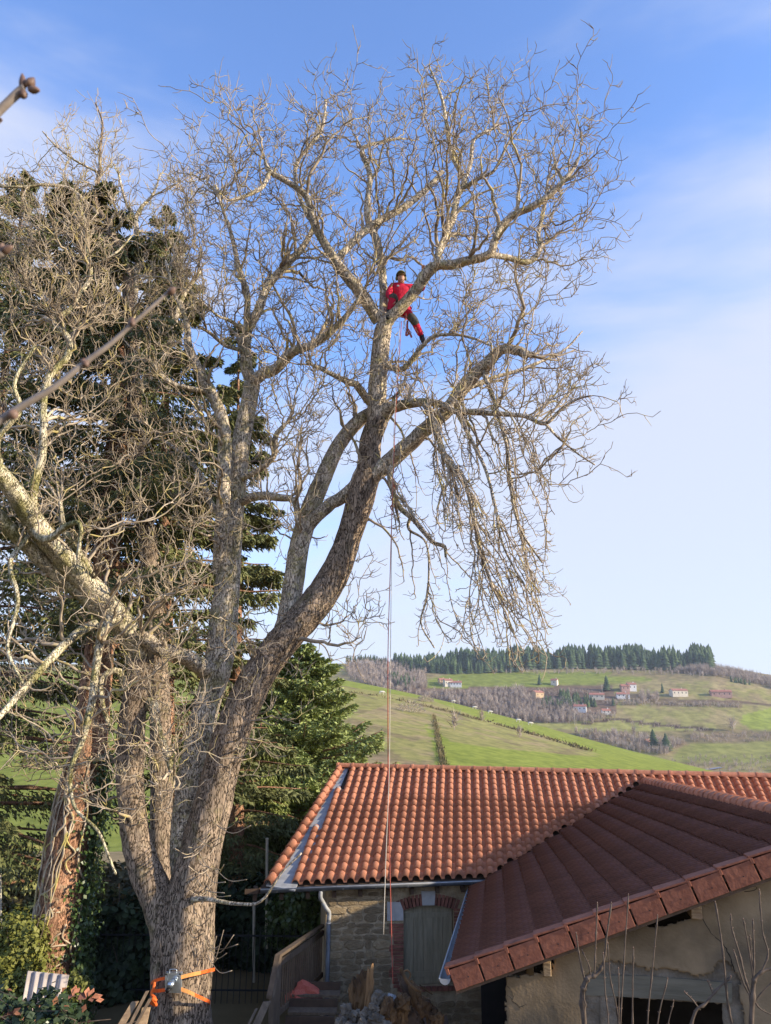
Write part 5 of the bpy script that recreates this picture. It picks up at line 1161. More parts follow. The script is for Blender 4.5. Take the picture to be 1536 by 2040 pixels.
b4 = TB.fill(900, near_nodes(b3, 0.3), rng, bias=0.15, wig=0.07, K=6, rmax=0.010, rtip=0.006, Lmax=1.0, sides=3, keep=False)
TB.tips(b4, 2.2, rng, (0.12, 0.34), r=0.0078); TB.tips(b3, 3, rng, (0.14, 0.4), r=0.0078)
TB.finish(slim, 'twig_pale')

# ------------------------------------------------------------------ conifers
def spray_cloud(P, out, size, rng, drop=0.45, wid=0.3, nb=2):
    """needle sprays: bent ribbons pointing outwards and down"""
    N = len(P); side = np.cross(out, np.array([0, 0, 1.0])); side /= np.linalg.norm(side, axis=1, keepdims=True)+1e-9
    side = side+rng.normal(size=side.shape)*0.5; side /= np.linalg.norm(side, axis=1, keepdims=True)
    L = size*(0.6+0.8*rng.random((N, 1))); d = out*(0.5+0.5*rng.random((N, 1)))+side*rng.normal(size=(N, 1))*0.8+np.array([0, 0, -1.0])*drop*rng.random((N, 1)); d /= np.linalg.norm(d, axis=1, keepdims=True)
    s2 = np.cross(d, rng.normal(size=(N, 3))); s2 /= np.linalg.norm(s2, axis=1, keepdims=True)+1e-9; w = L*wid*0.5
    m_ = P+d*L*0.5+np.array([0, 0, 0.05])*L; e_ = P+d*L+np.array([0, 0, -0.35])*L*drop
    V = np.stack([P, m_+s2*w, e_, m_-s2*w], 1).reshape(-1, 3); return V, np.arange(N*4).reshape(-1, 4)
def spruce(label, base, top, R, nb, ns, m, trunk_w=None, droop_=0.45, lo=0.12, size=0.30, holes=0.0, seed=1, name='spruce_tree', trunk_pts=None, group=None, shape=0.75, wid=0.3):
    rng = np.random.default_rng(seed); b_ = Vector(base); t_ = Vector(top); t = thing(name, label, 'tree', b_, group)
    axis = lambda f: np.array(b_)[None]+(np.array(t_)-np.array(b_))[None]*f[:, None]
    Hh = (t_-b_).length
    mb = MB(); mb.tube([b_.lerp(t_, i/8) for i in range(9)], [max(0.03, (trunk_w or R*0.07)*(1-i/8.3)) for i in range(9)], 12); mb.build('trunk', 'bark_spruce', t, True)
    f = lo+(1-lo)*rng.random(nb)**1.05; az = rng.random(nb)*2*PI; rad = R*((1-f)/(1-lo))**shape*(0.72+0.5*rng.random(nb)); rad = np.maximum(rad, 0.25)
    P0 = axis(f); d = np.stack([np.cos(az), np.sin(az), np.zeros(nb)], -1)
    K = 6; tt = np.linspace(0, 1, K)[None, :, None]
    Cc = P0[:, None]+d[:, None]*rad[:, None, None]*tt+np.array([0, 0, 1.0])*(rad[:, None, None]*(0.18*tt-0.55*droop_*tt*tt+0.14*tt**4))
    rr = np.linspace(1, 0.25, K)[None]*(0.012+rad[:, None]*0.011)
    V, F = tube_np(Cc, rr, 4); np_mesh('branches', V, F, 'bark_spruce', t, kind='stuff')
    per = rng.integers(0, nb, ns); per = per[rng.random(ns) < (rad[per]/rad.max())**0.6+0.2]; n = len(per)
    u = rng.random(n)**0.65; k = u*(K-1); i = np.minimum(k.astype(int), K-2); fr = (k-i)[:, None]; Q = Cc[per, i]*(1-fr)+Cc[per, i+1]*fr
    sd_ = np.stack([-np.sin(az[per]), np.cos(az[per]), np.zeros(n)], -1); wd = rad[per]*0.30*(1-0.6*u)*(rng.random(n)*2-1)
    Q = Q+sd_*wd[:, None]; Q[:, 2] += -np.abs(wd)*0.35-0.12*rng.random(n)*droop_*2
    V, F = spray_cloud(Q, d[per]*0.8+sd_*np.sign(wd)[:, None]*0.6, size, rng, droop_, wid); np_mesh('foliage', V, F, m, t, smooth=False, kind='stuff')
    return t
# the big leaning old spruce with ivy, left
def spruceA():
    t = thing('spruce_tree', 'old spruce with reddish leaning trunk wrapped in ivy and vines, left', 'tree', PY(105, 1960, 18.0))
    TS = Tree(tuple(PY(150, 1700, 18.0)))
    TS.limb([(95, 2090, 125, 0), (104, 1960, 100, 0), (112, 1860, 92, 0), (125, 1760, 88, 0), (142, 1660, 82, 0), (165, 1550, 74, 0), (182, 1450, 64, 0), (198, 1300, 56, 0), (212, 1100, 48, 0), (226, 950, 42, 0), (238, 830, 36, 0), (235, 700, 28, 0), (215, 560, 20, 0), (190, 440, 12, 0), (180, 380, 6, 0)], t, 'trunk', 'bark_spruce', 18, 6, 0.07, Y0=18.0)
    return t, TS
spA, TS = spruceA()
def crown_on(t, TS, idx_lo, nb, ns, Rf, m, seed, size=0.3, droop_=0.6, wid=0.3):
    rng = np.random.default_rng(seed); P, D, R = TS.arrays(); z = P[:, 2]; zs = idx_lo; sel = np.nonzero(z > zs)[0]; i = rng.choice(sel, nb); P0 = P[i]; f = (P0[:, 2]-zs)/(z.max()-zs)
    az = rng.random(nb)*2*PI; rad = Rf(f)*(0.65+0.6*rng.random(nb)); d = np.stack([np.cos(az), np.sin(az), np.zeros(nb)], -1); K = 7; tt = np.linspace(0, 1, K)[None, :, None]
    Cc = P0[:, None]+d[:, None]*rad[:, None, None]*tt+np.array([0, 0, 1.0])*(rad[:, None, None]*(0.15*tt-0.6*droop_*tt*tt+0.2*tt**4)); rr = np.linspace(1, 0.2, K)[None]*(0.015+rad[:, None]*0.011)
    V, F = tube_np(Cc, rr, 4); np_mesh('branches', V, F, 'bark_spruce', t, kind='stuff')
    per = rng.integers(0, nb, ns); u = rng.random(ns)**0.6; k = u*(K-1); i = np.minimum(k.astype(int), K-2); fr = (k-i)[:, None]; Q = Cc[per, i]*(1-fr)+Cc[per, i+1]*fr
    sd_ = np.stack([-np.sin(az[per]), np.cos(az[per]), np.zeros(ns)], -1); wd = rad[per]*0.26*(1-0.5*u)*(rng.random(ns)*2-1); Q = Q+sd_*wd[:, None]; Q[:, 2] += -np.abs(wd)*0.4-0.35*rng.random(ns)**2*droop_
    V, F = spray_cloud(Q, d[per]*0.8+sd_*np.sign(wd)[:, None]*0.6, size, rng, droop_*1.3, wid); np_mesh('foliage', V, F, m, t, smooth=False, kind='stuff')
zlo = PY(180, 1420, 18).z
crown_on(spA, TS, PY(180, 1300, 18).z, 130, 85000, lambda f: 3.4*(1-f)**0.6+0.5, 'needles', 3, 0.15, wid=0.34)
# vines and ivy on its trunk
P, D, R = TS.arrays(); sel = np.nonzero((P[:, 2] < PY(160, 1500, 18).z))[0]
rv = np.random.default_rng(8)
vb = []
for i in range(26):
    a0 = rv.uniform(3.0, 5.8); k = sorted(rv.integers(0, len(sel), 2)); 
    if k[1]-k[0] < 8: k = [0, len(sel)-1]
    pts = []; 
    for q in np.linspace(k[0], k[1], 12).astype(int):
        a0 += rv.normal()*0.18; rr = R[sel[q]]*1.04+0.015; c = P[sel[q]]; pts.append([c[0]+rr*math.cos(a0), c[1]+rr*math.sin(a0), c[2]])
    o = MB(); o.tube(catmull(pts, 3), rv.uniform(0.012, 0.03), 6); o.build('vine', 'twig_pale', spA, True)
n = 4200; q = rv.integers(0, len(sel), n); a0 = rv.normal(0.1, 0.42, n); rr = R[sel[q]]*(1.05+0.0)+rv.random(n)**2*0.42*(0.4+0.6*rv.random(n)); c = P[sel[q]]
Q = np.stack([c[:, 0]+rr*np.cos(a0), c[:, 1]+rr*np.sin(a0), c[:, 2]+rv.normal(size=n)*0.05], -1)
def leaves(Q, outd, size, rng, jitter=0.5):
    N = len(Q); nrm = outd+rng.normal(size=(N, 3))*jitter; nrm /= np.linalg.norm(nrm, axis=1, keepdims=True); a = np.cross(nrm, rng.normal(size=(N, 3))); a /= np.linalg.norm(a, axis=1, keepdims=True); b = np.cross(nrm, a)
    s = size*(0.6+0.8*rng.random((N, 1))); V = np.stack([Q-a*s, Q-b*s*0.7+nrm*s*0.1, Q+a*s, Q+b*s*0.7+nrm*s*0.1], 1).reshape(-1, 3); return V, np.arange(N*4).reshape(-1, 4)
V, F = leaves(Q, np.stack([np.cos(a0), np.sin(a0), np.full(n, 0.3)], -1), 0.045, rv); iv = np_mesh('ivy', V, F, 'ivy', spA, smooth=False, kind='stuff')

g = PY(330, 1930, 21.0); g.z = float(near_z(g.x, 21))
spruce('tall dark spruce behind the central stem, its crown spread between the two bare trunks', g, PY(330, 420, 22.5), 3.1, 150, 85000, 'needles', 0.34, 0.6, 0.20, 0.155, seed=5, shape=0.6, wid=0.34)
g = PY(-110, 1930, 22.0); g.z = float(near_z(g.x, 22))
spruce('dark spruce standing at the left edge behind the leaning trunk', g, PY(50, 345, 23.5), 4.6, 170, 85000, 'needles', 0.34, 0.7, 0.06, 0.155, seed=6, shape=0.6, wid=0.34)
g = PY(470, 1900, 24.5); g.z = float(near_z(g.x, 24.5))
spruce('dark spruce low behind the two right stems, reaching the middle of the trunk', g, PY(475, 640, 25.5), 2.35, 140, 65000, 'needles', 0.25, 0.6, 0.10, 0.16, seed=9, shape=0.55, wid=0.34)
g = PY(600, 1800, 31.0); g.z = float(near_z(g.x, 31))
spruce('bushy bright green conifer beyond the left end of the orange roof', g, PY(602, 1285, 31.0), 4.3, 380, 190000, 'needles_bright', 0.22, 0.1, 0.02, 0.17, seed=11, shape=0.62, wid=0.36)
g = PY(500, 1800, 27.0); g.z = float(near_z(g.x, 27))
spruce('yellow green thuja with drooping sprays, just left of the orange roof', g, PY(520, 1440, 27.0), 2.2, 160, 65000, 'needles_thuja', 0.18, 0.9, 0.02, 0.15, seed=12, name='thuja_tree', shape=0.55, wid=0.34)
# ------------------------------------------------------------------ the climber
CYD = 14.95
def cp(x, y, d=0.0): return PY(x, y, CYD+d)
def skin_mesh(name, verts, edges, radii, m, parent, root=0, sub=2):
    me = bpy.data.meshes.new(name); org = ORG[parent.name]; me.from_pydata([tuple(Vector(v)-org) for v in verts], edges, []); me.materials.append(MATS[m])
    o = link(name, me, parent, None, org); sk = o.modifiers.new('skin', 'SKIN')
    for i, r in enumerate(radii):
        sv = me.skin_vertices[0].data[i]; sv.radius = (r, r) if not hasattr(r, '__len__') else r; sv.use_root = (i == root)
    sk.use_smooth_shade = True; sb_ = o.modifiers.new('sub', 'SUBSURF'); sb_.levels = sub; sb_.render_levels = sub
    return o
hipc = cp(799, 617, 0.05); climber = thing('person', 'tree climber in red jacket and helmet straddling a limb high in the bare tree', 'person', hipc)
J = {'hip': hipc, 'waist': cp(796, 602, 0.02), 'chest': cp(797, 582, -0.05), 'neck': cp(799, 568, -0.08), 'head0': cp(799, 561, -0.12), 'head1': cp(799, 549, -0.13),
     'sl': cp(780, 571, -0.03), 'el': cp(773, 587, -0.22), 'hl': cp(781, 598, -0.36), 'sr': cp(819, 572, 0.0), 'er': cp(843, 577, 0.08), 'hr': cp(843, 541, -0.02),
     'tl': cp(791, 617, -0.02), 'kl': cp(783, 589, -0.42), 'al': cp(776, 622, -0.34), 'fl': cp(773, 632, -0.46), 'tr': cp(808, 619, 0.0), 'kr': cp(826, 641, -0.26), 'ar': cp(840, 671, -0.10), 'fr': cp(845, 684, -0.24)}
order = list(J); ix = {k: i for i, k in enumerate(order)}
E_ = [('hip', 'waist'), ('waist', 'chest'), ('chest', 'neck'), ('neck', 'head0'), ('head0', 'head1'), ('chest', 'sl'), ('sl', 'el'), ('el', 'hl'), ('chest', 'sr'), ('sr', 'er'), ('er', 'hr'), ('hip', 'tl'), ('tl', 'kl'), ('kl', 'al'), ('al', 'fl'), ('hip', 'tr'), ('tr', 'kr'), ('kr', 'ar'), ('ar', 'fr')]
rad = dict(hip=.12, waist=.11, chest=.135, neck=.055, head0=.082, head1=.088, sl=.065, el=.045, hl=.034, sr=.065, er=.045, hr=.034, tl=.09, kl=.062, al=.042, fl=.036, tr=.09, kr=.062, ar=.042, fr=.036)
skin_mesh('body', [J[k] for k in order], [(ix[a], ix[b]) for a, b in E_], [rad[k] for k in order], 'skin', climber)
def sub_skel(name, keys, edges, rr, m, trim=None, parent=climber):
    V = []; 
    for k in keys: V.append(J[k] if isinstance(k, str) else k)
    return skin_mesh(name, V, edges, rr, m, parent)
mid = lambda a, b, t: J[a].lerp(J[b], t)
sub_skel('jacket', ['waist', 'chest', mid('chest', 'neck', 0.8), 'sl', 'el', mid('el', 'hl', 0.88), 'sr', 'er', mid('er', 'hr', 0.88), mid('hip', 'waist', 0.35)],
         [(0, 1), (1, 2), (1, 3), (3, 4), (4, 5), (1, 6), (6, 7), (7, 8), (0, 9)], [.145, .165, .085, .09, .066, .05, .09, .066, .05, .145], 'red_cloth')
tr_ = sub_skel('trousers', ['hip', 'tl', mid('tl', 'kl', .5), 'kl', mid('kl', 'al', .5), mid('kl', 'al', .95), 'tr', mid('tr', 'kr', .5), 'kr', mid('kr', 'ar', .5), mid('kr', 'ar', .95)],
         [(0, 1), (1, 2), (2, 3), (3, 4), (4, 5), (0, 6), (6, 7), (7, 8), (8, 9), (9, 10)], [.15, .115, .10, .088, .078, .066, .115, .10, .088, .078, .066], 'red_cloth')
for a, b_, c in (('tl', 'kl', 'al'), ('tr', 'kr', 'ar')):
    skin_mesh('knee_panel', [mid(a, b_, .45)+Vector((0, -.02, .0)), J[b_]+Vector((0, -.02, 0)), mid(b_, c, .35)+Vector((0, -.02, 0))], [(0, 1), (1, 2)], [.100, .096, .080], 'grey_cloth', climber)
for a, b_ in (('al', 'fl'), ('ar', 'fr')):
    skin_mesh('boot', [J[a]+Vector((0, 0.0, .07)), J[a], J[b_], J[b_]+(J[b_]-J[a])*0.35], [(0, 1), (1, 2), (2, 3)], [.062, .062, .052, .042], 'black_rubber', climber)
# hands: palm, four fingers and a thumb, closing on the wood
for hk, ek, curl in (('hr', 'er', Vector((0, -1, 0.1))), ('hl', 'el', Vector((0.3, -0.6, -0.8)))):
    h = J[hk]; d = (J[hk]-J[ek]).normalized(); across = d.cross(curl).normalized(); V = [h-d*0.03, h+d*0.05]; Ed = [(0, 1)]; rr = [.030, .038]
    for i in range(4):
        o_ = across*(0.027-0.018*i); L = (0.075, 0.085, 0.08, 0.062)[i]; k = len(V)
        V += [h+d*0.07+o_, h+d*(0.07+L*0.5)+o_*1.1+curl.normalized()*0.012, h+d*(0.07+L*0.6)+o_*1.1+curl.normalized()*0.05]; Ed += [(1, k), (k, k+1), (k+1, k+2)]; rr += [.011, .0095, .008]
    k = len(V); V += [h+d*0.02+across*0.045, h+d*0.05+across*0.065+curl.normalized()*0.03]; Ed += [(0, k), (k, k+1)]; rr += [.012, .009]
    skin_mesh('hand', V, Ed, rr, 'skin', climber, 0, 1)
# face, helmet with ear defenders and chin strap
hc = J['head0'].lerp(J['head1'], 0.55); fd = Vector((0.05, -1, -0.45)).normalized()
def ellips(name, c, r, m, parent, n=14, cut=None, rot=None):
    bm = bmesh.new(); bmesh.ops.create_uvsphere(bm, u_segments=n*2, v_segments=n, radius=1)
    for v in bm.verts: v.co = Vector((v.co.x*r[0], v.co.y*r[1], v.co.z*r[2]))
    if cut is not None: bmesh.ops.delete(bm, geom=[v for v in bm.verts if v.co.z < cut], context='VERTS')
    if rot is not None: bmesh.ops.rotate(bm, verts=bm.verts, matrix=rot)
    me = bpy.data.meshes.new(name); org = ORG[parent.name]; bmesh.ops.translate(bm, verts=bm.verts, vec=Vector(c)-org); bm.to_mesh(me); bm.free(); me.materials.append(MATS[m])
    me.polygons.foreach_set('use_smooth', [True]*len(me.polygons)); return link(name, me, parent, None, org)
rt_ = Matrix.Rotation(math.radians(-20), 3, 'X')
ellips('face', hc+Vector((0, -0.01, -0.02)), (0.078, 0.095, 0.12), 'skin', climber, 10, None, rt_)
ellips('nose', hc+fd*0.105+Vector((0, 0, -0.01)), (0.013, 0.02, 0.02), 'skin', climber, 6)
for sx in (-1, 1):
    ellips('eye', hc+fd*0.088+Vector((sx*0.03, 0, 0.025)), (0.011, 0.008, 0.008), 'black_rubber', climber, 5)
    ellips('ear_defender', hc+Vector((sx*0.098, 0.01, 0.0)), (0.028, 0.04, 0.052), 'helmet', climber, 7)
mb = MB(); mb.tube([hc+fd*0.098+Vector((-0.025, 0, -0.05)), hc+fd*0.104+Vector((0, 0, -0.053)), hc+fd*0.098+Vector((0.025, 0, -0.05))], 0.006, 5); mb.build('mouth', 'leaf_brown', climber)
hl = ellips('helmet', hc+Vector((0, 0.01, 0.055)), (0.115, 0.14, 0.12), 'helmet', climber, 12, -0.02, rt_)
ellips('helmet_brim', hc+fd*0.12+Vector((0, 0.0, 0.075)), (0.085, 0.06, 0.012), 'helmet', climber, 8)
mb = MB(); mb.tube([hc+Vector((-0.1, 0, 0.02)), hc+Vector((-0.05, -0.07, -0.11)), hc+Vector((0.05, -0.07, -0.11)), hc+Vector((0.1, 0, 0.02))], 0.005, 4); mb.build('chin_strap', 'black_rubber', climber)
ellips('chest_logo', J['chest'].lerp(J['sl'], 0.25)+Vector((0, -0.165, 0.02)), (0.03, 0.006, 0.022), 'dressed_stone', climber, 6)
# harness
mb = MB()
for k in range(2):
    c = J['hip'].lerp(J['waist'], 0.3+0.25*k); mb.tube([c+Vector((0.155*math.cos(a), 0.155*math.sin(a), 0)) for a in np.linspace(0, 2*PI, 17)], 0.02, 5, False)
mb.build('harness_belt', 'black_rubber', climber, True)
mb = MB(); mb.tube(catmull([list(cp(812, 640, -0.1)), list(cp(811, 652, -0.15)), list(cp(814, 664, -0.1)), list(cp(809, 668, -0.1)), list(cp(812, 655, -0.08)), list(cp(820, 672, -0.1))], 4), 0.022, 6); mb.build('rope_coil', 'rope_red', climber, True)
mb = MB()
for q in range(3):
    mb.tube([cp(806+q*6, 628, -0.12), cp(807+q*6, 650+q*4, -0.14)], 0.006, 4); mb.tube([cp(806+q*6+a_, 652+q*4+b2, -0.14) for a_, b2 in ((0, 0), (2.5, 3), (0, 7), (-2.5, 3), (0, 0))], 0.006, 4)
mb.build('carabiner', 'steel', climber, True)

# ropes hanging from the crown
def rope(name, pts, r, m, label, Y):
    mb = MB(); mb.tube(catmull([list(PY(x, y, Y+d)) for x, y, d in pts], 5), r, 6); tag(mb.build(name, m, None, True), label, 'rope')
rope('climbing_rope', [(800, 640, 0), (792, 760, -0.4), (788, 830, -0.6), (782, 980, -0.8), (777, 1150, -0.9), (773, 1300, -1.0), (773, 1500, -1.1), (774, 1600, -1.1), (777, 1740, -1.2), (781, 1900, -1.3), (783, 1960, -1.3)], 0.0075, 'rope_red', 'red climbing rope hanging from the climber down past the roof to the window', T0+0.2)
rope('lowering_rope', [(797, 640, 0.1), (786, 830, -0.5), (781, 1000, -0.7), (779, 1200, -0.9), (777, 1400, -1.0), (775, 1550, -1.1), (769, 1700, -1.2), (764, 1862, -1.3)], 0.0065, 'rope_white', 'thin cream rope hanging beside the red rope, its end free before the stone wall', T0+0.15)
mb = MB(); q = [PY(781+3*math.sin(i*1.3), 955+i*4.2, T0+0.1+0.05*math.cos(i*1.7)) for i in range(18)]; mb.tube(catmull([list(a) for a in q], 3), 0.012, 5)
mb.tube([PY(786, 965, T0+0.05), PY(785, 1010, T0+0.05)], 0.025, 8); tag(mb.build('rope_hank', 'rope_red', None, True), 'orange red rope hank tied on the hanging rope beside the crooked drooping branch', 'rope')

# lowering device strapped to the trunk
dv = thing('lowering_device', 'galvanised rope lowering winch strapped to the big trunk with orange slings', 'winch', PY(344, 1955, T0-0.62))
DY = T0-0.66
def dbox(name, pts, dy, th, m, parent=dv, bevel=0.004):
    q = [PY(x, y, DY+dy) for x, y in pts]; f_ = [p+Vector((0, th, 0)) for p in q]; b_ = MB(); n = len(q); b_.add(list(q)+f_, [tuple(range(n)), tuple(range(2*n-1, n-1, -1))]+[(i, (i+1) % n, n+(i+1) % n, n+i) for i in range(n)]); o = b_.build(name, m, parent)
    if bevel: bv = o.modifiers.new('b', 'BEVEL'); bv.width = bevel
    return o
dbox('plate', [(331, 1972), (357, 1974), (358, 1941), (331, 1941)], 0, 0.012, 'steel')
dbox('base_plate', [(329, 1977), (360, 1978), (360, 1970), (329, 1969)], 0.02, 0.05, 'steel')
dbox('flange', [(357, 1972), (360, 1972), (360, 1940), (357, 1940)], -0.05, 0.07, 'steel')
dbox('flange', [(329, 1972), (332, 1972), (332, 1940), (329, 1940)], -0.05, 0.07, 'steel')
dbox('flange', [(329, 1942), (361, 1942), (361, 1939), (329, 1939)], -0.05, 0.07, 'steel')
mb = MB(); c = PY(344, 1957, DY); mb.tube([c, c+Vector((0, -0.16, 0.0))], [0.05, 0.046], 16); mb.build('drum', 'steel', dv, True)
mb = MB(); c = PY(338, 1968, DY); mb.tube([c, c+Vector((0, -0.13, 0))], [0.036, 0.036], 12); mb.build('knob', 'black_rubber', dv, True)
mb = MB(); mb.tube(catmull([list(PY(x, y, DY-0.02)) for x, y in ((338, 1941), (338, 1933), (341, 1931), (349, 1931), (352, 1933), (352, 1941))], 4), 0.008, 6); mb.build('hoop', 'steel', dv, True)
mb = MB(); mb.tube([PY(345, 1950, DY-0.08), PY(352, 1945, DY-0.1), PY(355, 1951, DY-0.1)], 0.01, 5); mb.build('lever', 'steel', dv, True)
def sling(name, pts, w, m, parent=dv, th=0.006):
    b_ = MB(); q = catmull([list(PY(x, y, DY+d)) for x, y, d in pts], 5); n = len(q)
    for i, p in enumerate(q):
        p = Vector(p)
        for dz, dy in ((-w/2, 0), (w/2, 0), (w/2, th), (-w/2, th)): b_.v.append((p.x, p.y+dy, p.z+dz))
    for i in range(n-1):
        for j in range(4): b_.f.append((i*4+j, i*4+(j+1) % 4, (i+1)*4+(j+1) % 4, (i+1)*4+j))
    return b_.build(name, m, parent)
sling('sling', [(361, 1947, -0.02), (380, 1942, 0.02), (400, 1938, 0.10)], 0.055, 'sling_light', )
sling('sling', [(400, 1938, 0.10), (415, 1934, 0.25), (428, 1931, 0.55), (420, 1930, 0.95)], 0.05, 'sling_orange')
sling('sling', [(361, 1971, -0.02), (375, 1976, 0.0), (388, 1982, 0.04)], 0.055, 'sling_light')
sling('sling', [(388, 1982, 0.04), (405, 1990, 0.14), (419, 1997, 0.4), (412, 1998, 0.9)], 0.05, 'sling_orange')
sling('sling', [(329, 1949, -0.02), (318, 1951, -0.0), (306, 1955, 0.08), (300, 1960, 0.4)], 0.045, 'sling_orange')
sling('sling', [(329, 1972, -0.02), (315, 1974, 0.0), (302, 1974, 0.1)], 0.05, 'sling_orange')
mb = MB(); mb.tube(catmull([list(PY(x, y, DY+d)) for x, y, d in ((308, 1957, 0), (306, 1968, -0.04), (302, 1980, -0.06), (309, 1990, -0.1), (300, 1997, -0.08), (311, 2002, -0.08), (303, 1989, -0.12), (312, 1994, -0.1))], 5), 0.026, 6); mb.build('sling_tail', 'sling_orange', dv, True)

# ------------------------------------------------------------------ twigs close to the camera
def near_twig(pts, label, Y, buds):
    mb = MB(); q = [];
    for x, y, w, d in pts: p = PY(x, y, Y+d); q.append([p.x, p.y, p.z, w*0.42*(p.y*_c+p.z*_s)/FPX])
    C = catmull(q, 6); mb.tube(C[:, :3].tolist(), C[:, 3].tolist(), 10); t = thing('budding_twig', label, 'twig', q[0][:3]); mb.build('stem', 'near_twig', t, True)
    for x, y, ax, ay, L, w, d in buds:
        a = PY(x, y, Y+d); b_ = PY(x+ax*L, y+ay*L, Y+d-0.004); k = w*0.5*(a.y*_c+a.z*_s)/FPX
        mb = MB(); mb.tube([a.lerp(b_, f) for f in (-0.1, 0.2, 0.5, 0.8, 1.0)], [k*0.6, k, k*0.95, k*0.55, k*0.12], 10); mb.build('bud', 'bud', t, True)
near_twig([(-60, 285, 22, 0), (-20, 240, 21, 0), (15, 205, 20, 0), (38, 184, 22, 0), (50, 178, 26, 0)], 'blurred twig tip with three plump buds, close to the lens at the upper left', 0.9,
          [(46, 176, -0.05, -1, 30, 15, 0), (56, 172, 0.55, -0.8, 22, 20, 0), (60, 178, 0.9, 0.1, 22, 16, 0), (45, 186, 0.4, 1, 6, 18, 0)])
near_twig([(-60, 545, 16, 0), (-15, 515, 16, 0), (4, 503, 18, 0)], 'blurred twig tip with one small bud at the left edge, below the plump one', 0.95, [(4, 502, 0.9, -0.5, 24, 17, 0), (2, 500, 0.2, -1, 16, 13, 0)])
near_twig([(-80, 905, 20, 0), (0, 838, 18, 0), (60, 800, 17, 0), (110, 770, 15, 0), (170, 722, 14, 0), (220, 685, 12, 0), (270, 640, 10, 0), (310, 605, 9, 0), (338, 580, 8, 0)], 'long blurred twig crossing the left tree diagonally, close to the lens', 1.0,
          [(337, 584, 0.8, -0.7, 16, 15, 0), (262, 640, 0.3, 1, 9, 14, 0), (262, 640, 0.5, -0.9, 8, 12, 0), (170, 722, 0.3, 1, 8, 15, 0), (166, 722, 0.3, -1, 8, 14, 0), (24, 822, 0.4, 1, 12, 22, 0)])
near_twig([(-30, 260, 6, 0), (-2, 245, 5, 0), (2, 238, 4, 0)], 'tiny twig end just entering the left edge under the plump buds', 0.9, [(0, 240, 0.5, -0.6, 6, 8, 0)])
# ------------------------------------------------------------------ the yard: stairs, fence, wood heap, undergrowth
rg = np.random.default_rng(77)
st = thing('outdoor_stair', 'weathered wooden stair with balustrade climbing along the left end of the stone house', 'stair', PY(585, 2080, 15.2))
def hexp(name, a, b_, th, hgt, m, parent):
    """a plank from a to b"""
    d = (b_-a).normalized(); sd_ = d.cross(Vector((0, 0, 1))).normalized()*th/2; up = Vector((0, 0, hgt)); mb = MB(); mb.hexa([a-sd_, b_-sd_, b_+sd_, a+sd_, a-sd_+up, b_-sd_+up, b_+sd_+up, a+sd_+up]); return mb.build(name, m, parent)
A0 = PY(553, 1908, 14.9); A1 = PY(644, 1846, 17.6)
hexp('handrail', A0, A1, 0.09, 0.05, 'wood_stair', st)
hexp('lower_rail', A0+Vector((0, 0, -0.92)), A1+Vector((0, 0, -0.92)), 0.05, 0.09, 'wood_stair', st)
hexp('upper_rail', A0+Vector((0, 0, -0.16)), A1+Vector((0, 0, -0.16)), 0.04, 0.10, 'wood_stair', st)
N0 = PY(536, 1990, 14.45); N1 = PY(524, 2100, 14.2)
hexp('handrail', N0, A0, 0.09, 0.05, 'wood_stair', st)
mb = MB(); mb.hexa([N0+Vector((0, 0, -1.6)), N0+Vector((0.07, 0.06, -1.6)), A0+Vector((0.07, 0.06, -1.9)), A0+Vector((0, 0, -1.9)), N0, N0+Vector((0.07, 0.06, 0)), A0+Vector((0.07, 0.06, 0)), A0]); mb.build('newel_board', 'wood_stair', st)
for i in range(22):
    p = A0.lerp(A1, (i+0.6)/22.3); mb = MB(); mb.box((p.x-0.014, p.y-0.014, p.z-0.86), (p.x+0.014, p.y+0.014, p.z-0.07)); mb.build('baluster', 'wood_stair', st)
for i in range(4):
    a = PY(552, 2092, 14.6)+Vector((0.02+0.03*i, 0.33*i, 0.17*i)); mb = MB(); mb.box((a.x, a.y, a.z-0.04), (a.x+0.85, a.y+0.30, a.z)); mb.build('tread', 'wood_stair', st)
    mb = MB(); mb.box((a.x, a.y+0.27, a.z), (a.x+0.85, a.y+0.295, a.z+0.13)); mb.build('riser', 'wood_dark', st)
mb = MB(); q = PY(610, 1985, 15.8)
V = []; 
bm = bmesh.new(); bmesh.ops.create_icosphere(bm, subdivisions=3, radius=0.3)
for v in bm.verts: v.co = Vector((v.co.x*1.1, v.co.y*0.7, v.co.z*0.75))*(1+0.25*math.sin(v.co.x*14+v.co.z*9)*math.cos(v.co.y*11))+q
me = bpy.data.meshes.new('rope_bag'); bm.to_mesh(me); bm.free(); me.materials.append(MATS['rope_red']); tag(link('rope_bag', me), 'crumpled dark red bag lying on the stair behind the balustrade', 'bag')

# iron fence behind
fn = thing('iron_fence', 'thin dark iron fence standing in the shade behind the big trunk', 'fence', PY(480, 2000, 19.5))
fz = float(near_z(-3.5, 19.5))
for z_ in (fz+0.25, fz+1.35):
    mb = MB(); mb.box((-7.5, 19.48, z_), (-1.6, 19.52, z_+0.03)); mb.build('rail', 'iron', fn)
for i in range(44):
    x = -7.5+i*0.135; mb = MB(); mb.tube([(x, 19.5, fz), (x, 19.5, fz+1.5), (x, 19.5, fz+1.56)], [0.009, 0.009, 0.003], 5); mb.build('bar', 'iron', fn)
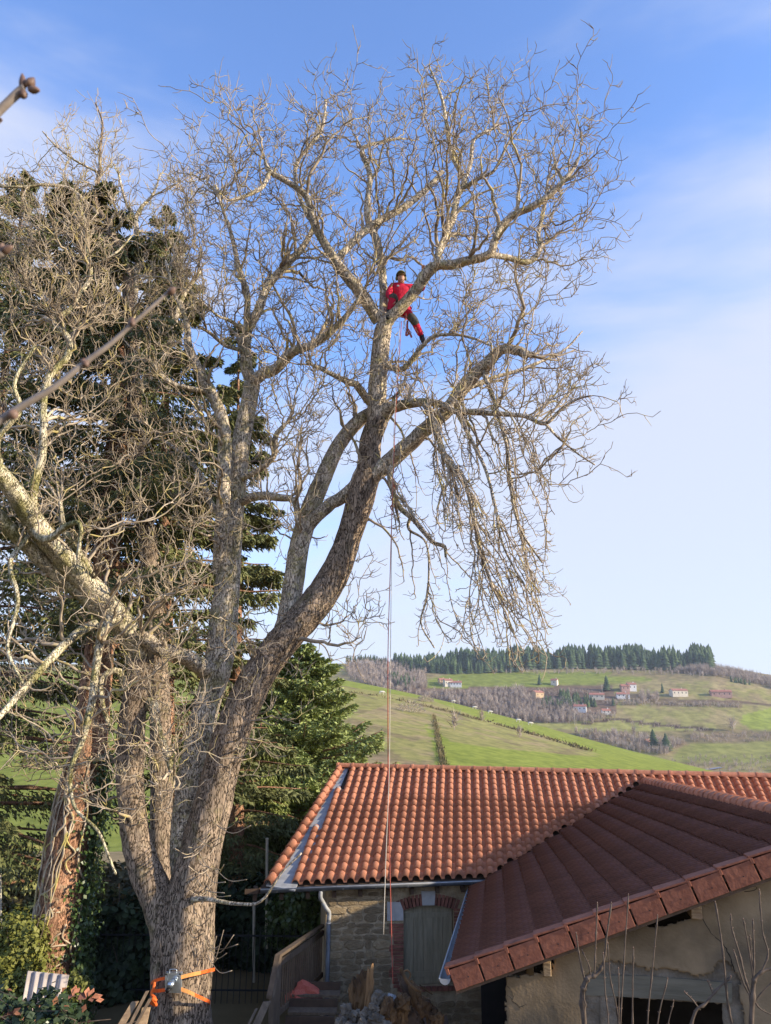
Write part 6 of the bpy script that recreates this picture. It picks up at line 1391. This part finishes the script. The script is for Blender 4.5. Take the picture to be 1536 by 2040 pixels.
# pale post beside the thuja
for (x, y0, y1, w, lb) in ((531, 1770, 1672, 5, 'slim pale post left of the roof corner'), (505, 1960, 1800, 4, 'thin grey post in the dark behind the fence')):
    t = thing('post', lb, 'post', PY(x, y0+150, 21)); a = PY(x, y0+120, 21); b_ = PY(x+1, y1, 21); mb = MB(); mb.tube([a, b_], 0.035, 8); mb.build('shaft', 'pole', t); mb = MB(); mb.tube([b_, b_+Vector((0, 0, 0.03))], [0.045, 0.04], 8); mb.build('cap', 'pole', t)

def shrub(name, label, cat, c, r, n, m, size, rng, stems=14, flat=1.0, inner=0.35, stem_m='sapling'):
    c = Vector(c); t = thing(name, label, cat, (c.x, c.y, float(near_z(c.x, c.y))))
    q = rng.normal(size=(n, 3)); q /= np.linalg.norm(q, axis=1, keepdims=True); lump = 1+0.25*np.sin(q[:, 0]*5+c.x*7)*np.cos(q[:, 2]*4+c.y)+0.15*np.sin(q[:, 1]*9)
    d = (inner+(1-inner)*rng.random(n)**0.5)*lump; P = np.array(c)+q*d[:, None]*np.array(r); g = P[:, 2] > near_z(P[:, 0], P[:, 1])-0.05; P = P[g]; q = q[g]
    V, F = leaves(P, q+np.array([0, 0, 0.3]), size, rng, 0.7); np_mesh('leaves', V, F, m, t, smooth=False, kind='stuff')
    mb = MB(); base = Vector((c.x, c.y, float(near_z(c.x, c.y))-0.1))
    for i in range(stems):
        e = c+Vector((rng.normal()*r[0]*0.5, rng.normal()*r[1]*0.5, abs(rng.normal())*r[2]*0.6)); mb.tube([base+Vector((rng.normal()*0.1, rng.normal()*0.1, 0)), (base+e)/2+Vector((rng.normal()*0.1, 0, 0.1)), e], [0.022, 0.015, 0.006], 5)
    mb.build('stems', stem_m, t, True); return t
def at(x, y, Y): return PY(x, y, Y)
shrub('olive_bush', 'yellow green bush glowing in the sun at the left edge, above the corrugated sheet', 'bush', at(25, 1905, 17.0), (0.75, 0.6, 0.75), 5200, 'leaf_olive', 0.045, rg)
shrub('olive_bush', 'small dry yellow brown bush at the left edge beside the corrugated sheet', 'bush', at(12, 1985, 15.0), (0.45, 0.4, 0.42), 2200, 'leaf_olive', 0.04, rg)
shrub('box_bush', 'small dark yellow green bush between the corrugated sheet and the shade', 'bush', at(150, 1975, 14.5), (0.22, 0.2, 0.30), 1200, 'leaf_olive', 0.03, rg)
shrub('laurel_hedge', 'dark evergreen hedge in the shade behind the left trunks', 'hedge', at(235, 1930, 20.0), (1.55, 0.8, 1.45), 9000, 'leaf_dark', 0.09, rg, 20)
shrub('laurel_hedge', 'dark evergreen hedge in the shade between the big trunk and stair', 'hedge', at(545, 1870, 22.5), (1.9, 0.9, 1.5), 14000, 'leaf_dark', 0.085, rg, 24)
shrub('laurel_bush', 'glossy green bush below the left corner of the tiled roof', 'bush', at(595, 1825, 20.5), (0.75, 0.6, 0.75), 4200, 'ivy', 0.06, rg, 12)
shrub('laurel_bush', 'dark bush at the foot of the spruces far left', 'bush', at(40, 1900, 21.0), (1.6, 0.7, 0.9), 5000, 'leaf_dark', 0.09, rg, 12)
shrub('scrub_hedge', 'brown winter scrub behind the leaning ivy spruce at the left', 'hedge', at(70, 1800, 29.0), (5.2, 1.6, 1.25), 15000, 'leaf_scrub', 0.11, rg, 60)
# foreground heap of brush, dead leaves and rubble at the bottom left
hp_ = thing('brush_heap', 'heap of ivy, brown leaves and brush across the bottom left corner', 'heap', (-5.2, 12.0, GZ))
def heap_z(X, Y):
    top = -4.14+0.10*np.sin(X*2.3+1)+0.07*np.sin(X*5.1); side = smooth((X+8.4)/0.6)*smooth((-3.55-X)/0.9); return float(GZ)+(top-GZ)*side*(1-smooth((np.abs(Y-12.2)-0.5)/1.3))+0.06*np.sin(X*9+Y*7)+0.05*np.sin(Y*12)
gx, gy = np.meshgrid(np.linspace(-9, -3.2, 90), np.linspace(10.4, 14.2, 60)); gz = heap_z(gx, gy); n_ = 90; ii = (np.arange(59)[:, None]*n_+np.arange(89)[None]); Fq = np.stack([ii, ii+1, ii+n_+1, ii+n_], -1).reshape(-1, 4)
np_mesh('mound', np.stack([gx, gy, gz], -1).reshape(-1, 3), Fq, 'earth', hp_)
for m_, n_, sz in (('leaf_dark', 9000, 0.055), ('leaf_brown', 2600, 0.05), ('ivy', 2600, 0.045)):
    X = rg.uniform(-8.6, -3.3, n_); Y = rg.uniform(11.0, 13.6, n_); Z = heap_z(X, Y)+rg.random(n_)**2*0.28; g = Z > GZ+0.3
    if m_ == 'leaf_brown': g &= (X < -5.2-rg.random(n_)*1.5) | (rg.random(n_) < 0.3)
    V, F = leaves(np.stack([X, Y, Z], -1)[g], np.tile([0, -0.4, 1.0], (g.sum(), 1)), sz, rg, 0.8); np_mesh({'leaf_dark': 'ivy_leaves', 'leaf_brown': 'dead_leaves', 'ivy': 'green_leaves'}[m_], V, F, m_, hp_, smooth=False, kind='stuff')
mb = MB()
for i in range(70):
    x = rg.uniform(-8.2, -3.8); y = rg.uniform(11.2, 13); a = Vector((x, y, float(heap_z(x, y)))); mb.tube([a, a+Vector((rg.normal()*0.15, 0, 0.15)), a+Vector((rg.normal()*0.35, rg.normal()*0.2, 0.12+0.3*rg.random()))], [0.012, 0.009, 0.005], 4)
mb.build('brush_twigs', 'sapling', hp_, True, 'stuff')
# broken tiles on the heap
bt = thing('tile_rubble', 'broken orange clay tiles lying on top of the brush heap', 'rubble', at(178, 1990, 11.9))
for i in range(9):
    x, y = (140+i*7.5+rg.uniform(-4, 4), 1984+rg.uniform(-3, 10)+(12 if i > 5 else 0)); p = at(x, y-9, 11.9); mb = MB(); w, h = rg.uniform(0.03, 0.06), rg.uniform(0.02, 0.045)
    q = [Vector((-w, 0, -h)), Vector((w*rg.uniform(0.6, 1), 0.02, -h*0.7)), Vector((w, 0.03, h)), Vector((-w*0.6, 0.0, h*0.8))]; R_ = Matrix.Rotation(rg.uniform(-0.7, 0.7), 3, 'Y')@Matrix.Rotation(rg.uniform(-0.5, 0.2), 3, 'X'); q = [R_@v+p for v in q]
    mb.hexa([v+Vector((0, 0.02, 0)) for v in q]+q); mb.build('tile_shard', 'brick' if i % 3 == 0 else 'terracotta', bt)
# corrugated fibre cement sheet leaning at the spruce's foot
cs = MB(); c0, c1, c2, c3 = at(46, 1982, 13.6), at(122, 1988, 13.6), at(136, 1942, 14.0), at(57, 1934, 14.0); n_ = 60
for i in range(n_+1):
    f = i/n_; w_ = 0.035*math.cos(f*2*PI*4.6); a = c0.lerp(c1, f)+Vector((0, 0, -0.25)); b_ = c3.lerp(c2, f); cs.v += [tuple(a+Vector((0, -w_, 0))), tuple(b_+Vector((0, -w_, w_*0.3)))]
for i in range(n_): cs.f.append((2*i, 2*i+2, 2*i+3, 2*i+1))
o = cs.build('corrugated_sheet', 'fibre_cement', None, True); so = o.modifiers.new('s', 'SOLIDIFY'); so.thickness = 0.01; tag(o, 'pale corrugated fibre cement sheet leaning at the foot of the ivy spruce', 'sheet')
# planks and slabs leaning left of the trunk
for i, (x0, y0, x1, y1, w, lb) in enumerate([(232, 2045, 262, 1996, 12, 'leftmost short board leaning left of the big trunk'), (246, 2060, 290, 1975, 5, 'long thin slat leaning left of the big trunk'), (258, 2060, 296, 1990, 5, 'second thin slat leaning left of the big trunk'),
                                      (268, 2075, 283, 2008, 14, 'broad grey brown board leaning against the big trunk'), (490, 2070, 524, 1996, 14, 'weathered board leaning at the foot of the stair newel'), (478, 2070, 508, 2010, 5, 'narrow slat leaning beside the weathered board at the stair')]):
    a = at(x0, y0, 13.2); b_ = at(x1, y1, 13.6); k = w/FPX*13; mb = MB(); sx = Vector((k, 0.02, 0)); th = Vector((0.004, 0.025, 0)); mb.hexa([a, a+sx, a+sx+th, a+th, b_, b_+sx, b_+sx+th, b_+th]); tag(mb.build('board', 'wood_old' if i in (0, 3) else 'wood_stair'), lb, 'board')
# corner: pole at the left edge
mb = MB(); mb.tube([at(2, 1900, 19), at(0, 1740, 19)], 0.03, 8); tag(mb.build('post', 'pole'), 'thin grey post cut by the left edge beside the yellow green bush', 'post')

# ------------------------------------------------------------------ heap of rotten wood in front of the window
wh = thing('wood_heap', 'heap of split rotten wood and pale stones piled before the shuttered window', 'heap', at(780, 2200, 12.2))
HY = 12.0
def chunk(x, y, w, h, d, m, seed, rot=0.0, spike=0.0, Y=HY, name='wood_chunk'):
    r = np.random.default_rng(seed); bm = bmesh.new(); bmesh.ops.create_icosphere(bm, subdivisions=3, radius=1.0); k = (Y*_c)/FPX; c = PY(x, y, Y+d); ph = r.random(6)*6
    for v in bm.verts:
        p = v.co; q = max(abs(p.x), abs(p.y), abs(p.z))**0.45; n1 = 1+0.13*math.sin(p.x*5+ph[0])*math.cos(p.z*4+ph[1])+0.09*math.sin(p.y*8+p.x*6+ph[2])+0.12*r.normal()
        v.co = Vector((p.x*w*k*0.5, p.y*w*k*0.45, p.z*h*k*0.5))*n1/q*0.9; v.co.z += spike*k*max(0, p.z)**4*abs(math.sin(p.x*6+ph[3]))
    bmesh.ops.rotate(bm, verts=bm.verts, matrix=Matrix.Rotation(rot, 3, 'Y')@Matrix.Rotation(r.uniform(-0.3, 0.3), 3, 'Z'))
    me = bpy.data.meshes.new(name); bmesh.ops.translate(bm, verts=bm.verts, vec=c-ORG[wh.name]); bm.to_mesh(me); bm.free(); me.materials.append(MATS[m]); o = link(name, me, wh, None, ORG[wh.name]); return o
specs = [(720, 1975, 34, 90, 0.25, 'rot_wood', 0.05, 18), (735, 1968, 16, 100, 0.1, 'rot_wood', 0.08, 22), (708, 1985, 26, 80, 0.3, 'rot_wood', -0.15, 10), (757, 1982, 34, 28, 0.0, 'rot_pale', 0.2, 0), (744, 1990, 12, 30, -0.1, 'rot_pale', 0.0, 0),
         (802, 1990, 36, 34, 0.0, 'rot_wood', 0.3, 0), (812, 1968, 22, 70, 0.3, 'wood_dark', -0.5, 12), (830, 1982, 26, 66, 0.15, 'rot_wood', -0.4, 0), (845, 2000, 34, 40, 0.1, 'rot_wood', -0.5, 0), (862, 2022, 34, 40, 0.1, 'rot_wood', -0.3, 0), (875, 2024, 22, 24, -0.05, 'rot_wood', 0.2, 0),
         (770, 2000, 26, 44, -0.1, 'rot_wood', 0.3, 0), (780, 2014, 26, 40, 0.0, 'rot_wood', 0.0, 0), (800, 2025, 30, 46, 0.1, 'rot_wood', 0.1, 0), (828, 2024, 34, 50, 0.15, 'wood_dark', 0.1, 0), (745, 2006, 24, 22, -0.15, 'rot_pale', 0.4, 0), (728, 2014, 22, 24, -0.2, 'rot_pale', 0.8, 0),
         (748, 2026, 34, 24, -0.3, 'rot_pale', 0.2, 0), (724, 2034, 24, 22, -0.3, 'rot_pale', 0.4, 0), (708, 2020, 26, 24, -0.1, 'rot_pale', -0.4, 0), (692, 2010, 26, 34, 0.0, 'rot_pale', -0.3, 0), (680, 2034, 28, 24, -0.1, 'rot_pale', 0.2, 0), (700, 2044, 34, 22, -0.3, 'rot_pale', 0.1, 0),
         (765, 2044, 34, 30, -0.3, 'rot_pale', 0.1, 0), (740, 1998, 14, 12, -0.2, 'rot_pale', 0.1, 0), (781, 1984, 24, 18, 0.15, 'dressed_stone', 0.4, 0), (800, 2052, 50, 30, 0.2, 'wood_dark', 0.1, 0), (860, 2052, 46, 30, 0.1, 'rot_wood', 0.1, 0), (775, 2065, 160, 50, 0.5, 'wood_dark', 0.0, 0)]
for i, s_ in enumerate(specs): chunk(s_[0], s_[1]+6, s_[2]*0.86, s_[3]*0.86, *s_[4:6], seed=i+3, rot=s_[6], spike=s_[7])
mb = MB(); mb.tube(catmull([list(at(x, y, HY-0.1)) for x, y in ((798, 1928), (803, 1940), (812, 1956), (826, 1968), (840, 1976))], 4), [0.03]*1 and 0.028, 6); mb.build('root', 'rot_wood', wh, True)
mb = MB(); mb.tube(catmull([list(at(x, y, HY)) for x, y in ((803, 1936), (812, 1933), (818, 1942), (812, 1954))], 4), 0.012, 5); mb.build('root', 'rot_wood', wh, True)
mb = MB()
for i in range(9): mb.tube([at(836+i, 1962+i, HY+0.1), at(850+i*1.5, 1972+i*1.2, HY+0.05)], 0.008, 4)
mb.build('splinters', 'rot_wood', wh, False, 'stuff')
mb = MB(); mb.box((wh.location.x-0.8, 11.9, GZ), (wh.location.x+0.85, 13.4, -4.25)); mb.build('pile_core', 'wood_dark', wh)

# ------------------------------------------------------------------ saplings before the shed gable
def sapling(label, stems, Y, name='lilac_sapling'):
    t = thing(name, label, 'shrub', PY(stems[0][0][0], 2250, Y), 'leafless saplings in front of the shed gable')
    for s_ in stems:
        w0 = s_[-1][2] if len(s_[-1]) > 2 else None; q = []; n = len(s_)
        for i, a in enumerate(s_):
            p = PY(a[0], a[1], Y+(a[3] if len(a) > 3 else 0)); q.append([p.x, p.y, p.z, max(1.5, a[2]*0.75)*0.5*p.y/FPX])
        C = catmull(q, 5); m = len(C); rr = C[:, 3].copy()
        for k in range(4, m, 5): rr[k] *= 1.55
        mb = MB(); mb.tube(C[:, :3].tolist(), rr.tolist(), 6); mb.build('stem', 'sapling', t, True)
        # paired buds
        mb = MB()
        for k in range(3, m-1, 3):
            c = Vector(C[k, :3]); sx = 0.016
            for sg in (-1, 1): mb.tube([c, c+Vector((sg*sx, 0, 0.012))], [0.005, 0.002], 4)
        e = Vector(C[-1, :3]); mb.tube([e, e+Vector((0, 0, 0.018))], [0.008, 0.003], 5); mb.build('buds', 'bud', t, True, 'stuff')
SY = 9.0
sapling('crooked leafless sapling standing in front of the left jamb of the shed opening', [
    [(1168, 2200, 14), (1165, 2060, 13), (1160, 1990, 12), (1163, 1965, 11), (1172, 1948, 10), (1186, 1943, 8), (1200, 1925, 6), (1206, 1895, 5), (1208, 1870, 4), (1218, 1800, 3)],
    [(1166, 1956, 6), (1158, 1925, 4), (1152, 1890, 3), (1148, 1860, 2.5)], [(1184, 1945, 4), (1186, 1900, 3), (1188, 1850, 3), (1190, 1800, 2.5)], [(1178, 1946, 3), (1172, 1920, 2.5), (1160, 1895, 2)]], SY)
sapling('thin straight shoots rising from the ground before the dark shed opening', [
    [(1232, 2200, 4), (1236, 2040, 3.5), (1244, 1900, 3), (1252, 1783, 2.5)], [(1215, 2200, 4), (1212, 2040, 3), (1206, 1980, 3), (1202, 1900, 2.5)], [(1290, 2200, 4), (1290, 2040, 3.5), (1300, 1930, 3), (1310, 1825, 2.5)],
    [(1262, 2200, 4), (1260, 2000, 3), (1262, 1890, 2.5)], [(1246, 2200, 3.5), (1232, 2030, 3), (1216, 1950, 2.5), (1211, 1880, 2)], [(1300, 2200, 3), (1310, 2040, 3), (1330, 1950, 2.5)], [(1228, 2200, 3), (1233, 2000, 2.5), (1232, 1930, 2)], [(1340, 2200, 3), (1330, 2060, 2.5), (1342, 1995, 2)]], SY-0.2)
sapling('bushy leafless sapling at the right edge in front of the shed gable', [
    [(1495, 2200, 14), (1496, 2060, 12), (1500, 1975, 10), (1504, 1950, 9), (1520, 1935, 7), (1545, 1928, 6)],
    [(1498, 1985, 5), (1485, 1950, 4.5), (1473, 1900, 4), (1458, 1850, 3), (1456, 1824, 2.5)], [(1500, 1965, 5), (1502, 1910, 4), (1501, 1870, 3.5), (1500, 1834, 3)], [(1497, 1990, 4), (1480, 1955, 4), (1462, 1895, 3)],
    [(1502, 1955, 4), (1490, 1880, 3), (1481, 1832, 2.5)], [(1516, 1938, 4), (1530, 1900, 4), (1520, 1860, 3), (1514, 1800, 3), (1513, 1774, 2.5)], [(1500, 2000, 4), (1520, 1975, 3), (1545, 1950, 3)], [(1500, 1990, 4), (1515, 2010, 3), (1545, 2025, 3)], [(1500, 1960, 3), (1497, 1900, 2.5), (1494, 1866, 2)]], SY)
sapling('bent leafless stem crossing the right end of the lintel', [
    [(1468, 2200, 6), (1460, 2060, 6), (1450, 2000, 5), (1445, 1950, 5), (1438, 1880, 4), (1425, 1798, 3.5)], [(1350, 2200, 7), (1380, 2030, 7), (1405, 2000, 6), (1430, 1970, 5), (1456, 1946, 4)], [(1395, 2012, 3), (1378, 1990, 3), (1364, 1977, 2.5)], [(1420, 1980, 3), (1415, 1965, 2.5), (1410, 1955, 2)]], SY+0.1)
